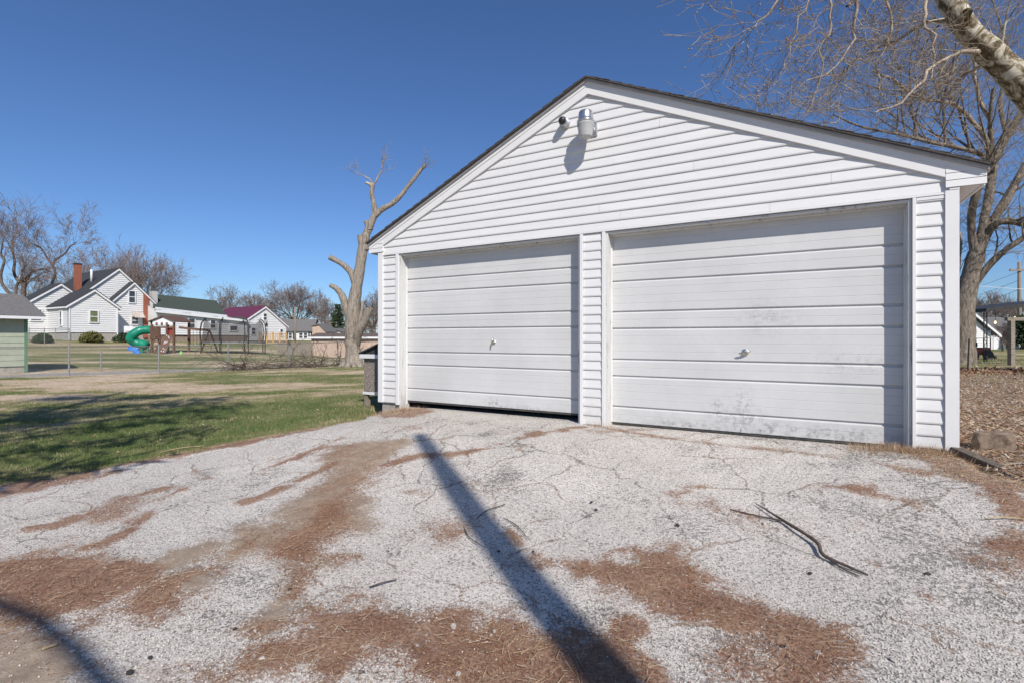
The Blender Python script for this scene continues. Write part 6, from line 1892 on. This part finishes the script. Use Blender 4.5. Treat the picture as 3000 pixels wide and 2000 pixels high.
# needles on the driveway
N = 420000
yy = 1.5 * (8.5 / 1.5) ** rng.random(N)
xx = rng.uniform(-1.08, 1.08, N) * yy
nm_ = np.maximum(m_needle(xx, yy), 0.75 * m_straw(xx, yy))
keep = (rng.random(N) < nm_ ** 1.4 * 0.7 + 0.012) & (sdf(DRIVE, xx, yy) > -0.4) & ~inside_garage(xx, yy)
xx, yy = xx[keep], yy[keep]
sw = m_straw(xx, yy)
zz = np.maximum(zdrive(xx, yy), zground(xx, yy)) + rng.uniform(0.001, 0.012, len(xx))
big = fbm(xx * 2.2, yy * 2.2, 123, 3)
tint = np.clip(rng.normal(0.42, 0.29, len(xx)) + 0.9 * (big - 0.5) + 0.5 * sw, 0, 1)
blades('fallen_needles', 'rusty fallen needles drifted over the driveway', xx, yy, zz, rng.uniform(0.009, 0.026, len(xx)) * (1 + 1.6 * sw), 0.0011 + 0.0005 * yy, tint, MT['needle'], 0.25, flat=True)
# longer straw
N = 60000
yy = 1.5 * (8.5 / 1.5) ** rng.random(N); xx = rng.uniform(-1.08, 1.08, N) * yy
nm_ = np.maximum(0.2 * m_needle(xx, yy), m_straw(xx, yy))
keep = (rng.random(N) < nm_ * 0.8) & ~inside_garage(xx, yy)
xx, yy = xx[keep], yy[keep]
blades('straw', 'dry grass straws lying on the driveway', xx, yy, np.maximum(zdrive(xx, yy), zground(xx, yy)) + rng.uniform(0.004, 0.02, len(xx)), rng.uniform(0.03, 0.13, len(xx)), np.full(len(xx), 0.0026), np.clip(rng.normal(0.85, 0.15, len(xx)), 0, 1), MT['needle'], 0.15, flat=True)


def chips(name, label, x, y, z, size, tint, mat):
    n = len(x)
    base = np.array([(1, 0, 0), (0, 1, 0), (-1, 0, 0), (0, -1, 0), (0, 0, 0.7), (0, 0, -0.7)])
    fc = np.array([(0, 1, 4), (1, 2, 4), (2, 3, 4), (3, 0, 4), (1, 0, 5), (2, 1, 5), (3, 2, 5), (0, 3, 5)])
    a = rng.uniform(0, 2 * np.pi, n)
    ca, sa = np.cos(a)[:, None], np.sin(a)[:, None]
    q = base[None] * rng.uniform(0.6, 1.3, (n, 6, 1)) * size[:, None, None]
    X = q[:, :, 0] * ca - q[:, :, 1] * sa + x[:, None]; Y = q[:, :, 0] * sa + q[:, :, 1] * ca + y[:, None]; Z = q[:, :, 2] + z[:, None]
    Vv = np.stack([X, Y, Z], -1).reshape(-1, 3)
    Fc = (fc[None] + (np.arange(n) * 6)[:, None, None]).reshape(-1, 3)
    me = arr_mesh(name, Vv, Fc, False, {'tint': np.repeat(tint, 6)})
    o = link(name, me, mat); o['kind'] = 'stuff'; o['label'] = label
    return o


N = 90000
yy = 1.5 * (7.0 / 1.5) ** (rng.random(N) ** 1.15); xx = rng.uniform(-1.08, 1.08, N) * yy
cov = np.maximum(m_needle(xx, yy), m_silt(xx, yy))
keep = (rng.random(N) < 0.95 - 0.92 * np.minimum(cov * 1.25, 1)) & (sdf(DRIVE, xx, yy) > 0.02) & ~inside_garage(xx, yy)
xx, yy = xx[keep], yy[keep]
sz = rng.uniform(0.0025, 0.0065, len(xx))
chips('gravel_chips', 'loose white gravel chips on the worn asphalt', xx, yy, zdrive(xx, yy) + sz * 0.3, sz, np.clip(rng.beta(2.2, 1.3, len(xx)), 0, 1), MT['gravel'])

# leaf, chip and stone litter right of the garage
N = 42000
yy = 3.2 * (17 / 3.2) ** rng.random(N); xx = rng.uniform(0.55, 1.1, N) * yy
keep = (rng.random(N) < m_litter(xx, yy) * 0.9 + 0.15) & ~inside_garage(xx, yy) & (sdf(DRIVE, xx, yy) < 0.15)
s_g = (xx - G0[0]) * U[0] + (yy - G0[1]) * U[1]
keep &= s_g > 6.55
xx, yy = xx[keep], yy[keep]
blades('leaf_litter', 'brown leaves, wood chips and straw covering the ground beside the garage', xx, yy, zground(xx, yy) + rng.uniform(0.003, 0.02, len(xx)), rng.uniform(0.03, 0.11, len(xx)), rng.uniform(0.006, 0.03, len(xx)), np.clip(rng.normal(0.5, 0.28, len(xx)), 0, 1), MT['litter'], 0.25, flat=True)
k_ = rng.random(len(xx)) < 0.10
sz = rng.uniform(0.008, 0.028, k_.sum())
chips('stone_chips', 'pale stone chips among the leaf litter', xx[k_], yy[k_], zground(xx[k_], yy[k_]) + sz * 0.2, sz, np.clip(rng.normal(0.5, 0.2, k_.sum()), 0, 1), MT['gravel'])
# line of red brown leaves in front of the forked tree
N = 1500
yy = rng.normal(13.2, 0.6, N); xx = rng.uniform(0.86, 1.08, N) * yy
blades('fallen_leaves', 'drift of reddish brown leaves in front of the forked tree', xx, yy, zground(xx, yy) + rng.uniform(0.0, 0.05, N), rng.uniform(0.06, 0.12, N), rng.uniform(0.04, 0.07, N), np.clip(rng.normal(0.35, 0.2, N), 0, 1), MT['litter'], 0.8, flat=True)
N = 500
yy = rng.uniform(5, 20, N); xx = rng.uniform(-1.05, -0.1, N) * yy
k_ = (sdf(DRIVE, xx, yy) < -0.2) & (xx < -2.2 - 0.0 * yy)
s_g = (xx - G0[0]) * U[0] + (yy - G0[1]) * U[1]
k_ &= s_g < -0.1
xx, yy = xx[k_], yy[k_]
blades('fallen_leaves', 'scattered brown leaves on the lawn', xx, yy, zground(xx, yy) + 0.02, rng.uniform(0.03, 0.06, len(xx)), rng.uniform(0.02, 0.04, len(xx)), np.clip(rng.normal(0.45, 0.2, len(xx)), 0, 1), MT['litter'], 0.5, flat=True)

# dry grass standing at the garage foot and along the drive edge
ss = np.concatenate([rng.normal(6.15, 0.22, 1500), rng.uniform(5.7, 6.9, 700), rng.normal(0.35, 0.25, 900), rng.uniform(-0.6, 0.3, 400), rng.normal(3.4, 0.08, 120)])
vv = np.concatenate([rng.normal(-0.10, 0.06, 1500), rng.uniform(-0.35, -0.04, 700), rng.normal(-0.08, 0.05, 900), rng.uniform(-0.25, 0.4, 400), rng.uniform(-0.1, -0.04, 120)])
xx = G0[0] + ss * U[0] + vv * V[0]; yy = G0[1] + ss * U[1] + vv * V[1]
blades('dry_grass', 'dry tan grass tufts standing against the foot of the garage', xx, yy, np.maximum(zdrive(xx, yy), zground(xx, yy)), rng.uniform(0.03, 0.11, len(xx)), np.full(len(xx), 0.004), np.clip(rng.normal(0.85, 0.2, len(xx)), 0, 1), MT['needle'], 1.25)
# far off wood closing the horizon
dw = Tree(301)
for i in range(120):
    px = dw.r.uniform(-150, 1180) if i % 4 else dw.r.uniform(2770, 3150)
    d = dw.r.uniform(165, 210); x = lx(px, d); zb = gz1(x, d); H = dw.r.uniform(5.0, 8.5)
    dw.limb([(x, d, zb - 0.3), (x, d, zb + H * 0.4), (x + dw.r.uniform(-.5, .5), d, zb + H * 0.7)], [0.2, 0.15, 0.09], 5)
    for k in range(8):
        a = dw.r.uniform(0, 6.283)
        dw.grow((x, d, zb + H * dw.r.uniform(0.15, 0.55)), (math.cos(a) * 0.7, math.sin(a) * 0.7, dw.r.uniform(0.5, 1.2)), H * 0.5, 0.09, 1,
                dict(seg=[3, 3, 3, 2], wig=0.2, trop=[0.08, 0.06, 0.04, 0.0], rmin=0.035, lev=3, nch=[4, 5, 4], ang=(18, 50), len=(0.5, 0.75), r3=1.0))
for k_ in list(dw.big): dw.small[k_] = dw.big[k_]
o = link('distant_wood', dw.mesh('distant_wood', dw.small), MT['twig_far']); o['kind'] = 'stuff'; o['label'] = 'far off bare wood along the horizon'
